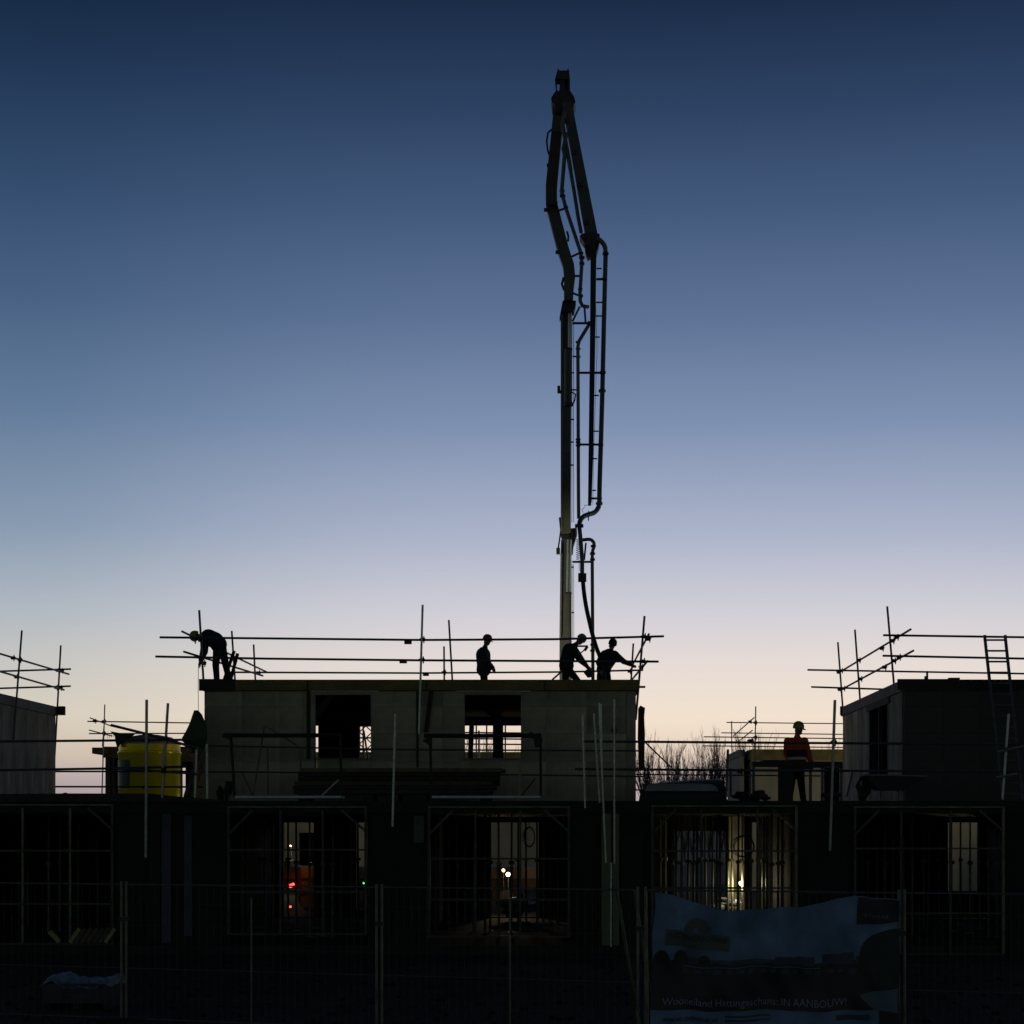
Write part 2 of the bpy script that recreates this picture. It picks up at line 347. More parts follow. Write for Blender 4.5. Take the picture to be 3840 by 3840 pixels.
# ================================================================== left and right upper houses
lh = thing('house_shell', 'upper storey at the left edge with its stained side wall receding from us', 'building', (X(206, YB), YB, DECK), 'unfinished upper storeys along the deck')
lx = X(206, YB-.2)
cbox('side_wall', LIME2, lh, lx-.2, lx, YF, YB-.2, DECK+.002, SOFF-.002)
for i in range(9):
    cbox('wall_block', LIME2, lh, lx+.002, lx+.02, YF+i*.977+.004, YF+(i+1)*.977-.004, DECK+.01, SOFF-.01)
cbox('rear_wall', LIME2, lh, lx-6, lx-.205, YB-.4, YB-.2, DECK+.002, SOFF-.002)
cbox('front_wall', LIME2, lh, lx-6, lx-.205, YF, YF+.2, DECK+.002, SOFF-.002)
cbox('roof_slab', CONC, lh, lx-6, lx+.06, YF-.1, YB-.1, SOFF, ROOF)
hb('beam_end', DTIMB, lh, 213, 2648, 240, 2681, YB-.3, .15)

rx = X(3391, YF)
rh = thing('house_shell', 'dark upper storey at the right edge, doorway in its paler side wall', 'building', (rx, YF, DECK), 'unfinished upper storeys along the deck')
wy0, wy1 = F*rx/(3334-PX), F*rx/(3262-PX)                       # doorway in the side wall, along its depth
wz0, wz1 = DECK+.45, Z(2668, wy1)
for y0, y1, z0, z1 in ((YF+.2, wy0, DECK+.002, SOFF-.002), (wy1, YB, DECK+.002, SOFF-.002), (wy0, wy1, wz1, SOFF-.002), (wy0, wy1, DECK+.002, wz0)):
    cbox('side_wall', LIME2, rh, rx, rx+.2, y0, y1, z0, z1)
for y0, y1 in ((YF+.2, YF+1), (YF+1, wy0), (wy1, wy1+.9), (wy1+.9, wy1+1.8), (wy1+1.8, YB)):
    if y1-y0 > .1: cbox('wall_block', LIME2, rh, rx-.018, rx-.002, y0+.004, y1-.004, DECK+.01, SOFF-.01)
cbox('wall_block', LIME2, rh, rx-.018, rx-.002, wy0+.004, wy1-.004, wz1+.01, SOFF-.01)
cbox('door_jamb', DTIMB, rh, rx-.03, rx+.15, wy0, wy0+.12, wz0, wz1)
cbox('door_jamb', DTIMB, rh, rx-.03, rx+.15, wy1-.12, wy1, wz0, wz1)
cbox('door_post', DTIMB, rh, rx-.02, rx+.1, (wy0+wy1)/2-.05, (wy0+wy1)/2+.05, wz0, wz1)
cbox('door_lintel', DTIMB, rh, rx-.06, rx+.1, wy0-.25, wy1+.2, wz1, wz1+.16)
cbox('inner_wall', DARKC, rh, rx+1.6, rx+1.75, YF+.3, YB-.3, DECK+.002, SOFF-.002)
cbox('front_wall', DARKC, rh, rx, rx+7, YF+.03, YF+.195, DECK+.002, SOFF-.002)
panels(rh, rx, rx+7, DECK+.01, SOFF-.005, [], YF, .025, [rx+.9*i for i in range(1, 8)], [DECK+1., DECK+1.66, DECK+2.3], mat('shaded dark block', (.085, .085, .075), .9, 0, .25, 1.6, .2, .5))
cbox('rear_wall', LIME2, rh, rx+.205, rx+7, YB-.2, YB, DECK+.002, SOFF-.002)
cbox('roof_slab', CONC, rh, rx-.06, rx+7, YF-.05, YB+.1, SOFF, ROOF)
hb('edge_board', DTIMB, rh, 3366, 2546, 3600, 2587, YF-.1, .045)
hb('edge_board', DTIMB, rh, 3604, 2548, 4000, 2587, YF-.1, .045)
hb('beam_end', DTIMB, rh, 3153, 2648, 3170, 2681, YB-.1, .15)
hb('roof_block', DTIMB, rh, 3560, 2541, 3600, 2550, YF+.2, .2)
obj('roof_anchor', MB().hbox(3474, 2516, 3481, 2552, YF+1, .04).hbox(3468, 2535, 3481, 2552, YF+1, .06), CLAMP, rh)

# ================================================================== roof guard rails
gl = thing('roof_guardrail', 'scaffold tube guard rail round the roof at the left edge', 'guard rail', P(60, 2780, 45), 'tube guard rails on the three roofs')
rail(gl, [P(-140, 2410, 40.5), P(258, 2528, 49.6)]); rail(gl, [P(-140, 2478, 40.5), P(240, 2587, 49.6)])
rail(gl, [P(-120, 2521, 49.5), P(266, 2509, 49.5)]); rail(gl, [P(-120, 2585, 49.5), P(265, 2573, 49.5)])
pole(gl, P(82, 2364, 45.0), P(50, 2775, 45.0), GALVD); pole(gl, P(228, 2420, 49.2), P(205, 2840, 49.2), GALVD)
for c in ((75, 2474, 45), (62, 2538, 45), (217, 2514, 49.4), (211, 2578, 49.4), (49, 2467, 44.4), (232, 2515, 49.5), (228, 2580, 49.5)): coupler(gl, P(*c))

gc = thing('roof_guardrail', 'scaffold tube guard rail with four workers behind it on the middle roof', 'guard rail', P(1585, 2550, YF), 'tube guard rails on the three roofs')
rail(gc, [P(599, 2390, 39.8), P(1000, 2394, 39.8), P(1585, 2400, 39.8), P(2080, 2397, 39.8), P(2490, 2386, 39.8)])
rail(gc, [P(583, 2462, 39.8), P(1000, 2470, 39.8), P(1560, 2476, 39.8), P(2080, 2479, 39.8), P(2470, 2481, 39.8)])
rail(gc, [P(862, 2521, 49.4), P(1580, 2524, 49.4), P(2100, 2520, 49.4), P(2412, 2513, 49.4)])
rail(gc, [P(683, 2368, 39.6), P(1000, 2520, 49.6)]); rail(gc, [P(690, 2444, 39.6), P(985, 2534, 47.8)])
rail(gc, [P(2433, 2378, 40.0), P(2373, 2492, 49.4)]); rail(gc, [P(2428, 2479, 40.0), P(2370, 2548, 48.5)])
rail(gc, [P(2390, 2576, 41), P(2420, 2576, 41)])
for a, b, y in (((747, 2288), (763, 2552), 39.9), ((869, 2366), (882, 2560), 46.5), ((951, 2417), (958, 2560), 49.3), ((1665, 2424), (1666, 2565), 49.3), ((1683, 2325), (1697, 2565), 47.5), ((2417, 2310), (2384, 2700), 40.2), ((2375, 2413), (2366, 2560), 49)):
    pole(gc, P(*a, y), P(*b, y), GALVD)
pole(gc, P(1585, 2268, 39.72), P(1571, 2752, 39.72), GALVLIT)
for c in ((1585, 2398, 39.75), (1583, 2474, 39.75), (752, 2400, 39.8), (754, 2470, 39.8), (764, 2487, 40), (2415, 2387, 40), (2412, 2480, 40), (2405, 2502, 41), (2432, 2396, 40.1), (970, 2523, 48), (1666, 2521, 49.3), (2360, 2517, 49.4)): coupler(gc, P(*c))
for c in ((1530, 2408, 39.8), (1512, 2480, 39.8), (1597, 2529, 49.4)):
    obj('rail_joint', MB().box(P(*c).x-.085, P(*c).x+.085, c[2]-.05, c[2]+.05, P(*c).z-.045, P(*c).z+.03), CLAMP, gc)
obj('tube_brace', MB().tube([P(2072, 2548, 49), P(2102, 2522, 49.3)], TR), GALVD, gc, True)

gr = thing('roof_guardrail', 'scaffold tube guard rail on the right roof with two rails running out of frame', 'guard rail', P(3340, 2560, 42), 'tube guard rails on the three roofs')
rail(gr, [P(3312, 2382, 41), P(4000, 2392, 41)]); rail(gr, [P(3310, 2459, 41), P(4000, 2473, 41)])
rail(gr, [P(3028, 2512, 49.6), P(4000, 2529, 49.6)]); rail(gr, [P(3042, 2576, 49.6), P(3320, 2585, 49.6)])
rail(gr, [P(3415, 2360, 40.5), P(3150, 2520, 49.8)]); rail(gr, [P(3425, 2440, 40.5), P(3155, 2586, 49.8)])
for a, b, y in (((3142, 2408), (3172, 2810), 49.4), ((3206, 2361), (3237, 2785), 46.3), ((3327, 2274), (3368, 2750), 42.0)): pole(gr, P(*a, y), P(*b, y), GALVD)
for c in ((3155, 2515, 49.5), (3145, 2521, 49.5), (3163, 2582, 49.5), (3149, 2586, 49.5), (3221, 2476, 46.3), (3227, 2546, 46.3), (3347, 2403, 42), (3353, 2478, 42), (3307, 2431, 43.5), (3317, 2502, 43.5), (3363, 2389, 41.3), (3371, 2464, 41.3)): coupler(gr, P(*c))

# ladder against the right house
ld = thing('ladder', 'tall dark ladder leaning on the front wall of the right house above its roof', 'ladder', P(3790, 3000, 39))
def ladder(t, a0, a1, b0, b1, n, m, r=.033):
    obj('stile', MB().beam(a0, a1, r*2, r*1.4), m, t); obj('stile', MB().beam(b0, b1, r*2, r*1.4), m, t)
    for i in range(n):
        f = (i+.55)/n; obj('rung', MB().tube([a0.lerp(a1, f), b0.lerp(b1, f)], .023, 6), m, t)
ladder(ld, P(3760, 3000, 38.9), P(3692, 2382, 39.75), P(3835, 3000, 38.9), P(3769, 2382, 39.75), 15, GALVD)

# ================================================================== deck edge rails and poles
ge = thing('deck_edge_scaffold', 'two tier tube guard rail along the deck left of the middle house', 'guard rail', P(550, 3010, 36.7), 'tube rails along the front deck edge')
rail(ge, [P(-60, 2781, 36.75), P(400, 2777, 36.75), P(722, 2774, 36.75)])
rail(ge, [P(-60, 2889, 36.75), P(400, 2882, 36.75), P(700, 2875, 36.75)])
rail(ge, [P(400, 2879, 36.6), P(740, 2902, 36.6)], GALVD)
rail(ge, [P(415, 2719, 36.5), P(560, 2755, 36.6), P(740, 2806, 36.9)], GALVD, .03)
rail(ge, [P(206, 2893, 49.5), P(700, 2893, 49.5)]); rail(ge, [P(206, 2950, 49.5), P(766, 2951, 49.5)])
pole(ge, P(550, 2624, 36.5), P(547, 3215, 36.5), GALV, .032); pole(ge, P(630, 2637, 36.6), P(608, 2992, 36.6), GALV, .03)
pole(ge, P(612, 2805, 36.4), P(609, 2880, 36.4), GALV, .018)
for c in ((550, 2778, 36.6), (549, 2881, 36.6), (622, 2772, 36.6), (614, 2882, 36.6), (614, 2893, 36.6), (540, 2952, 49.4)): coupler(ge, P(*c))
gm = thing('deck_edge_scaffold', 'thin two tier tube rail in front of the middle house, behind the trestles', 'guard rail', P(1478, 3010, 36.6), 'tube rails along the front deck edge')
rail(gm, [P(760, 2796, 38.4), P(1500, 2811, 38.4), P(2400, 2816, 38.4)], None, .019); rail(gm, [P(740, 2894, 38.4), P(1500, 2900, 38.4), P(2420, 2912, 38.4)], None, .019)
pole(gm, P(1482, 2678, 36.6), P(1472, 3100, 36.6), GALVLIT); pole(gm, P(776, 2676+115, 37), P(777, 3002, 37), GALVLIT); pole(gm, P(738, 2800, 37), P(731, 3000, 37), GALVLIT)
gq = thing('deck_edge_scaffold', 'two tier dark tube rail along the deck between middle house and right edge', 'guard rail', P(3130, 3010, 36.6), 'tube rails along the front deck edge')
rail(gq, [P(2190, 2780, 36.75), P(3000, 2786, 36.75), P(3900, 2792, 36.75)], None, .027); rail(gq, [P(2155, 2884, 36.75), P(3000, 2890, 36.75), P(3900, 2893, 36.75)], None, .027)
rail(gq, [P(2380, 2904, 48.5), P(3100, 2910, 48.5)], None, .02); rail(gq, [P(2380, 2962, 49.3), P(2720, 2966, 49.3)], None, .02)
pole(gq, P(3131, 2625, 36.6), P(3112, 3190, 36.6), GALV, .032); pole(gq, P(3783, 2677, 36.6), P(3759, 2998, 36.6), GALVLIT)
pole(gq, P(2730, 2810, 37.5), P(2723, 2988, 37.5), GALVD); pole(gq, P(2812, 2875, 37.5), P(2812, 2988, 37.5), GALVD); pole(gq, P(2826, 2880, 37.6), P(2826, 2988, 37.6), GALVD); pole(gq, P(2740, 2880, 37.6), P(2740, 2988, 37.6), GALVD)
rail(gq, [P(3740, 2820, 36.5), P(3850, 2796, 36.3)], GALV); rail(gq, [P(3738, 2916, 36.5), P(3815, 2901, 36.3)], GALV)
rail(gq, [P(2420, 2784, 37), P(2540, 2900, 40)], GALVD, .018)
for c in ((3127, 2783, 36.65), (3123, 2887, 36.65), (2303, 2740, 36.6), (2815, 2779, 36.7), (2775, 2894, 36.7), (3780, 2810, 36.5)): coupler(gq, P(*c))

LP = [((2184, 2679), (2194, 3030), 36.5, 'thin scaffold tube standing up from the deck, leftmost of the cluster at the house corner'),
      ((2226, 2676), (2249, 3010), 36.4, 'thin leaning scaffold tube, second from left in the cluster at the house corner'),
      ((2246, 2637), (2272, 3235), 36.3, 'long leaning scaffold tube crossing the deck edge at the middle house corner'),
      ((2303, 2623), (2304, 3238), 36.35, 'upright scaffold tube crossing the deck edge, rightmost of the corner cluster'),
      ((2292, 3235), (2291, 3550), 36.3, 'lower scaffold tube in front of the pale panel under the corner cluster'),
      ((2252, 2640), (2258, 2900), 36.45, 'short second tube just behind the long leaning tube at the house corner')]
for a, b, y, lab in LP: tag(pole(None, P(*a, y), P(*b, y), GALVLIT, .021, 'scaffold_tube'), lab, 'scaffold tube', 'loose tubes at the house corner')

# left toe boards on the deck
tb = thing('toe_board', 'dark toe board raised along the left end of the deck, sloping down beside the silo', 'board', P(300, 3005, 36.8))
obj('plank', MB().prism([(-60, 2978), (250, 2975), (560, 2976), (560, 3006), (-60, 3006)], 36.8, .05), DTIMB, tb)
obj('plank', MB().prism([(562, 2976), (700, 2990), (830, 2999), (830, 3008), (562, 3008)], 36.8, .05), DTIMB, tb)

# ================================================================== trestles, timber stack on the deck
def trestle(lab, x0, x1, ltop, rtop, legs, br, flaps):
    t = thing('trestle', lab, 'trestle', P((x0+x1)/2, 3000, 37.5), 'black trestle frames on the deck')
    obj('top_bar', MB().tube([P(x0, ltop, 37.5), P((x0+x1)/2, (ltop+rtop)/2+1, 37.5), P(x1, rtop, 37.5)], .048), BLACK, t, True)
    for q0, q1 in legs: obj('leg', MB().beam(P(q0, ltop+5, 37.5), P(q1, 2990, 37.5), .056, .05), BLACK, t)
    obj('base_plank', MB().hbox(legs[0][1], 2984, legs[-1][1], 2993, 37.35, .5), PALE, t)
    for a, b, m in br: obj('brace', MB().beam(P(*a, 37.45), P(*b, 37.45), .03, .03), m, t)
    for f in flaps: obj('cloth_flap', MB().prism(f, 37.4, .18), BLACK, t)
trestle('black trestle frame on a pale plank, left of the two before the middle house', 836, 1282, 2757, 2757, ((866, 880), (1276, 1281)),
        [((1205, 2985), (1270, 2924), GALV)], [[(836, 2752), (870, 2753), (862, 2775), (845, 2768)]])
trestle('black trestle frame with drooping cloth ends, right of the two before the middle house', 1590, 2030, 2759, 2758, ((1612, 1620), (2027, 2028)),
        [((1955, 2984), (2008, 2920), DTIMB)], [[(1584, 2777), (1618, 2758), (1618, 2806), (1602, 2790)], [(1960, 2760), (1992, 2744), (2034, 2768), (2033, 2782), (2024, 2800), (2006, 2802), (2000, 2768)]])
at = thing('step_stand', 'thin dark folding stand by the left trestle and house wall', 'stand', P(990, 3000, 38.3))
for a, b in (((992, 2722), (948, 2988)), ((1003, 2798), (1006, 2990)), ((905, 2890), (948, 2985))): obj('leg', MB().beam(P(*a, 38.3), P(*b, 38.3), .03, .03), GALVD, at)
obj('strut', MB().beam(P(996, 2722, 38.3), P(1118, 2798, 38.3), .03, .03), GALVD, at)
tag(pole(None, P(1127, 2800, 38.3), P(1128, 2988, 38.3), GALVD, .018, 'steel_rod'), 'thin upright rod on the deck between left trestle legs and timber stack', 'rod')
tag(pole(None, P(1950, 2868, 37.9), P(1950, 2985, 37.9), TIMBY, .02, 'steel_rod'), 'thin upright rod with a pale tip under the right trestle', 'rod')

ts = thing('timber_stack', 'long stack of dark planks on bearers under the left window', 'timber stack', P(1480, 2990, 38.6))
rg = random.Random(3)
for i in range(6):
    y1 = 2880+i*16.4
    for j in range(4):
        a = 1128-i*7+rg.uniform(-8, 8)+(0 if i else 4); b = 1880-i*8+rg.uniform(-14, 14)
        yy = 38.2+j*.24
        cbox('plank', (DTIMB, TIMB)[(i+j) % 3 == 0], ts, X(a, 38.2), X(b, 38.2), yy, yy+.22, Z(y1+14.5, 38.2), Z(y1, 38.2))
for q in (1120, 1360, 1455, 1560, 1800): cbox('bearer', DTIMB, ts, X(q, 38.2), X(q+38, 38.2), 38.22, 39.1, DECK+.005, Z(2979.5, 38.2))

# ================================================================== things hanging at the house corners
tp = thing('green_tarp', 'dark green tarpaulin bundle hanging from a rope at the left house corner', 'tarpaulin', P(725, 2820, 39.2))
prof = [(2664, 728, 744), (2680, 722, 758), (2710, 712, 770), (2740, 698, 776), (2765, 684, 776), (2776, 678, 774), (2795, 700, 770), (2812, 716, 762), (2824, 713, 724)]
mb = MB(); n = 14; rows = []
for r_, (y, l, r2) in enumerate(prof):
    c = P((l+r2)/2, y, 39.2); w = (r2-l)/F*39.2/2; d = max(.05, w*.55)
    rows.append([c+Vector((w*math.cos(2*math.pi*k/n)*(1+.06*math.sin(5*k)), d*math.sin(2*math.pi*k/n)*(1+.15*math.cos(3*k)), 0)) for k in range(n)])
mb.add([v for q in rows for v in q], [(i*n+k, i*n+(k+1) % n, (i+1)*n+(k+1) % n, (i+1)*n+k) for i in range(len(rows)-1) for k in range(n)])
obj('sheet', mb, GREEN, tp, True)
obj('rope', MB().tube([P(744, 2488, 39.5), P(743, 2580, 39.4), P(744, 2668, 39.2)], .007, 5), RUBBER, tp)
bs = MB().prism([(2396, 2652), (2402, 2645), (2410, 2650), (2419, 2654), (2416, 2690), (2419, 2760), (2416, 2850), (2418, 2878), (2398, 2882), (2394, 2760)], 40.6, .5)
tag(obj('black_sheet', bs, BLACK), 'black sheet hanging down the right flank of the middle house', 'sheet')
l2 = thing('ladder', 'short worn timber ladder leaning below the green tarpaulin', 'ladder', P(720, 2995, 37.6))
ladder(l2, P(695, 2988, 37.3), P(752, 2806, 38.2), P(722, 2992, 37.3), P(772, 2806, 38.2), 6, TIMB, .04)
for (a, b, lab) in (((878, 2441), (840, 2552), 'short dark board propped on the roof by the bent worker, left of two'), ((891, 2451), (864, 2552), 'short dark board propped on the roof by the bent worker, right of two')):
    tag(obj('timber_board', MB().beam(P(*b, 41.4), P(*a, 41.6), .075, .05), DTIMB), lab, 'board')

# ================================================================== objects on the right deck
cs = thing('sheeted_stack', 'low rounded stack under a dark sheet with a pale glossy flap', 'sheeted stack', P(2550, 2990, 38.6))
def dome(x0, x1, prof, Y, d, m, name):
    mb = MB(); n = len(prof); rows = []
    for k in range(7):
        f = k/6; sq = math.sin(math.pi*(.12+.76*f)); sq = sq/math.sin(math.pi/2)
        rows.append([Vector((X(px, Y), Y+d*f, DECK+(Z(py, Y)-DECK)*sq)) for px, py in prof])
    mb.add([v for r_ in rows for v in r_], [(i*n+k, i*n+k+1, (i+1)*n+k+1, (i+1)*n+k) for i in range(6) for k in range(n-1)])
    f0 = [Vector((v.x, v.y, DECK+.002)) for v in rows[0]]; k = len(mb.v)
    mb.add(rows[0]+f0, [(i, i+1, n+i+1, n+i) for i in range(n-1)])
    return obj(name, mb, m, cs, True)
dome(2405, 2722, [(2405, 3008), (2410, 2968), (2420, 2948), (2445, 2934), (2520, 2926), (2600, 2920), (2650, 2917), (2718, 2916), (2728, 2990), (2728, 3008)], 38.4, 2.2, BLACK, 'sheet')
obj('flap', MB().prism([(2416, 2966), (2430, 2946), (2470, 2940), (2600, 2938), (2668, 2940), (2688, 2950), (2694, 2966)], 38.3, .06), SHEETP, cs)
wt = thing('work_table', 'black work table in front of the worker in the orange jacket', 'table', P(2990, 2990, 38.3))
hb('table_top', BLACK, wt, 2822, 2856, 3160, 2872, 38.2, .7)
hb('table_top', BLACK, wt, 2860, 2850, 2990, 2856, 38.2, .5)
hb('apron', BLACK, wt, 2918, 2872, 3048, 2884, 38.25, .05)
hb('side_panel', BLACK, wt, 2918, 2884, 2974, 3008, 38.45, .05)
for q in (2826, 3040, 3084, 3154): obj('leg', MB().hbox(q-5, 2872, q+5, 3008, 38.3, .07), GALVD, wt)
hb('table_brace', GALVD, wt, 3030, 2872, 3160, 2880, 38.3, .04)
mt = thing('mortar_tub', 'dark mortar tub with a pale rim on short legs before the right doorway', 'tub', P(3320, 2995, 38.3))
mb = MB(); a = [(3245, 2907), (3480, 2912), (3440, 2935), (3400, 2962), (3300, 2962), (3272, 2935)]
obj('basin', mb.prism(a, 38.2, .8), BLACK, mt)
obj('rim', MB().prism([(3245, 2902), (3480, 2908), (3480, 2913), (3245, 2908)], 38.15, .9), GREY, mt)
for q in (3300, 3366, 3386): obj('leg', MB().hbox(q, 2962, q+7, 3008, 38.4, .06), GALVD, mt)
obj('netting', MB().blob(P(3235, 2960, 38.9), .16, .2, .28, 5), GREEN, mt)
for q, w, h, s, lab in ((2820, .32, .13, 1, 'low heap of dark rubble on the deck beside the work table'), (255, .13, .11, 2, 'small dark heap of couplers on the left deck edge before the silo'), (842, .12, .3, 4, 'dark sack on the deck against the left end of the middle house'), (3120, .2, .1, 6, 'dark offcut heap under the right end of the work table')):
    mb = MB(); rg = random.Random(s)
    for i in range(9): mb.blob(P(q, 2995, 37.6)+Vector((rg.uniform(-w, w), rg.uniform(-.2, .2), rg.uniform(0, h))), w*.4, .12, h*.5, s*20+i, 7, 5, .35)
    tag(obj('rubble_heap', mb, BLACK if s != 2 else CLAMP), lab, 'rubble')
sp = thing('corner_support', 'leaning dark strut at the foot of the right house side wall', 'strut', P(3190, 2990, 38.8))
obj('strut', MB().beam(P(3196, 2895, 38.8), P(3174, 2988, 38.8), .05, .05), GALVD, sp)

# ================================================================== silo and far houses
Ys = 62.0; sc_ = P(561, 3000, Ys+1.17); rr = 118.5/F*Ys
sl = thing('mortar_silo', 'big yellow mortar silo with a grey lid and a teal panel, behind the deck', 'silo', (sc_.x, sc_.y, 0))
zt, zb = Z(2787, Ys), 2.3
obj('tank', MB().lathe((sc_.x, sc_.y, 0), [(.25, .9), (rr*.97, zb), (rr*.97, zt-.42), (rr*1.0, zt-.36), (rr*1.0, zt-.28), (rr*.96, zt-.24), (rr*.97, zt)], 56), YELLOW, sl, True)
obj('lid', MB().lathe((sc_.x, sc_.y, 0), [(rr*.99, zt+.001), (rr*.97, zt+.08), (rr*.7, zt+.28), (rr*.3, zt+.37), (.05, zt+.4)], 40), GREY, sl, True)
mb = MB(); vs = []; n = 14
for k in range(n+1):
    a = R(182)+R(63)*k/n
    for z in (Z(2956, Ys), Z(2848, Ys)): vs.append((sc_.x+rr*.985*math.cos(a), sc_.y+rr*.985*math.sin(a), z))
mb.add(vs, [(2*k, 2*k+2, 2*k+3, 2*k+1) for k in range(n)])
obj('panel', mb, TEAL, sl, True)
for dx, dy in ((-.8, -.8), (.8, -.8), (.8, .8), (-.8, .8)): obj('leg', MB().beam((sc_.x+dx, sc_.y+dy, 0), (sc_.x+dx, sc_.y+dy, zb+.1), .12, .12), STEELD, sl)
obj('inlet_frame', MB().prism([(413, 2742), (470, 2752), (500, 2750), (470, 2775), (445, 2785), (438, 2800), (433, 2783), (430, 2760)], Ys+.2, .3), DTIMB, sl)
mb = MB()
for k in range(5): mb.tube([P(405+k*7, 2748, Ys), P(404+k*7, 2770-k*2, Ys)], .008, 5)
obj('hanging_tie', mb, RUBBER, sl)

def far_house(lab, x0, x1, Y, d, zroof, holes, wallm, fasm, loc):
    t = thing('far_house', lab, 'building', loc, 'unfinished houses in the row behind')
    obj('front_wall', wall_holes(MB(), x0, x1, .01, zroof-.45, holes, Y, Y+.25), wallm, t)
    for a in (x0, x1-.25): cbox('side_wall', FARW, t, a, a+.25, Y+.255, Y+d-.005, .01, zroof-.45)
    obj('rear_wall', wall_holes(MB(), x0, x1, .01, zroof-.45, [(h[0]-.6, h[1]+.6, h[2]-.2, h[3]+.1) for h in holes if h[2] > 3], Y+d, Y+d+.2), FARW, t)
    cbox('roof_slab', CONC, t, x0-.1, x1+.1, Y-.1, Y+d+.3, zroof-.44, zroof)
    cbox('fascia', fasm, t, x0-.05, x1+.05, Y-.15, Y-.11, zroof-.46, zroof+.02)
    cbox('floor_slab', CONC, t, x0+.26, x1-.26, Y+.26, Y+d-.01, 3.1, 3.3)
    return t
YR = 75.0
fx0, fx1 = X(2817, YR), X(3330, YR)
f1 = far_house('far unfinished house with a yellow fascia behind the worker in the orange jacket', fx0, fx1, YR, 11, Z(2812, YR),
          [(X(2920, YR), X(2965, YR), 3.4, Z(2886, YR)), (X(3090, YR), X(3162, YR), 3.4, Z(2862, YR)), (X(2950, YR), X(3010, YR), .2, 2.6), (X(3400, YR), X(3500, YR), .2, 2.6)], WHITE, PLYFAR, (fx0, YR, 0))
f2 = far_house('far unfinished house just left of and behind the yellow silo', X(395, 72), X(800, 72), 72, 10, Z(2802, 72),
          [(X(412, 72), X(424, 72), 3.2, Z(2840, 72)), (X(428, 72), X(441, 72), 3.2, Z(2840, 72)), (X(680, 72), X(722, 72), 3.3, Z(2856, 72)), (X(560, 72), X(640, 72), .2, 2.6)], TIMB, TIMB, (X(395, 72), 72, 0))
hb('canopy', TIMB, f2, 345, 2803, 394, 2826, 71.5, 2)
f3 = far_house('far unfinished house with a yellow fascia seen through the right window', X(1650, 76), X(2080, 76), 76, 10, Z(2822, 76),
          [(X(1700, 76), X(1790, 76), 3.4, Z(2862, 76)), (X(1655, 76), X(1700, 76), .2, 2.6)], WHITE, PLYFAR, (X(1650, 76), 76, 0))
f5 = far_house('far unfinished house whose lit yellow wall shows through the rightmost bay', X(3420, YR), X(4100, YR), YR, 10, Z(2830, YR),
          [(X(3700, YR), X(3760, YR), .2, 2.6)], WHITE, PLYFAR, (X(3420, YR), YR, 0))
f4 = far_house('far unfinished house seen through the left bays and left window', X(1010, 76), X(1560, 76), 76, 10, Z(2822, 76),
          [(X(1120, 76), X(1200, 76), .2, 2.6), (X(1300, 76), X(1345, 76), .2, 2.6)], WHITE, PLYFAR, (X(1010, 76), 76, 0))
wing = thing('far_house', 'pale sloping side wing left of the far house with the yellow fascia', 'building', (X(2745, 84), 84, 0), 'unfinished houses in the row behind')
x_, y0, y1 = fx0-.3, 75.2, F*(fx0-.3)/(2745-PX)
obj('side_wall', MB().box(x_-.2, x_, y0, y1, 0, Z(2812, 75)-.3), FARW, wing)
obj('parapet', MB().box(x_-.25, x_+.05, y0, y1, Z(2812, 75)-.3, Z(2812, 75)+.02), CONC, wing)

sg = thing('far_scaffold', 'thin far scaffold rails above the far house with the yellow fascia', 'guard rail', (X(2833, 73), 73, 0), 'thin scaffold rails on the far houses')
for a, b, y in (((2724, 2709), (3175, 2714), 86), ((2705, 2748), (3172, 2754), 86), ((2640, 2763), (3172, 2770), 80), ((2635, 2797), (3172, 2803), 80)): rail(sg, [P(*a, y), P(*b, y)])
for a, b, y in (((2834, 2649), (2831, 2860), 74), ((2743, 2704), (2746, 2900), 86)): pole(sg, P(*a, y), P(*b, y), GALVD)
for a, b in (((2828, 2691), (2750, 2760)), ((2821, 2739), (2770, 2780))): rail(sg, [P(*a, 76), P(*b, 84)])
for c in ((2833, 2710, 74), (2833, 2765, 74), (2813, 2706, 77)): coupler(sg, P(*c), .13)
s2 = thing('far_scaffold', 'thin far scaffold rails and one post left of the yellow silo', 'guard rail', (X(390, 72), 72, 0), 'thin scaffold rails on the far houses')
for a, b, y in (((328, 2705), (720, 2711), 72), ((334, 2751), (700, 2750), 72)): rail(s2, [P(*a, y), P(*b, y)])
for a, b in (((338, 2692), (420, 2724)), ((335, 2738), (420, 2760))): rail(s2, [P(*a, 71), P(*b, 76)])
pole(s2, P(393, 2642, 71.3), P(382, 2985, 71.3), GALV); pole(s2, P(392, 2700, 71.2), P(384, 2800, 71.2), GALV, .028)
for c in ((391, 2705, 71.3), (390, 2750, 71.3), (356, 2704, 71.5), (702, 2800, 72)): coupler(s2, P(*c), .13)
s3 = thing('far_scaffold', 'braced scaffold tower seen through the lower right of the left window', 'scaffold', (X(1368, 53), 53, 0), 'thin scaffold rails on the far houses')
for q in (1348, 1362, 1396): pole(s3, P(q, 2690, 53), P(q, 3000, 53), GALVD)
for i in range(4):
    y = 2700+i*45; obj('brace', MB().tube([P(1348, y, 53), P(1396, y+45, 53)], .018, 6), GALVD, s3); obj('brace', MB().tube([P(1396, y, 53.1), P(1348, y+45, 53.1)], .018, 6), GALVD, s3)
    rail(s3, [P(1342, y+22, 53), P(1400, y+22, 53)])
obj('leaning_pole', MB().tube([P(1364, 2740, 52), P(1382, 2860, 52)], .03, 6), GALVD, s3)
s4 = thing('far_scaffold', 'scaffold rails and posts seen through the right window', 'guard rail', (X(1850, 60), 60, 0), 'thin scaffold rails on the far houses')
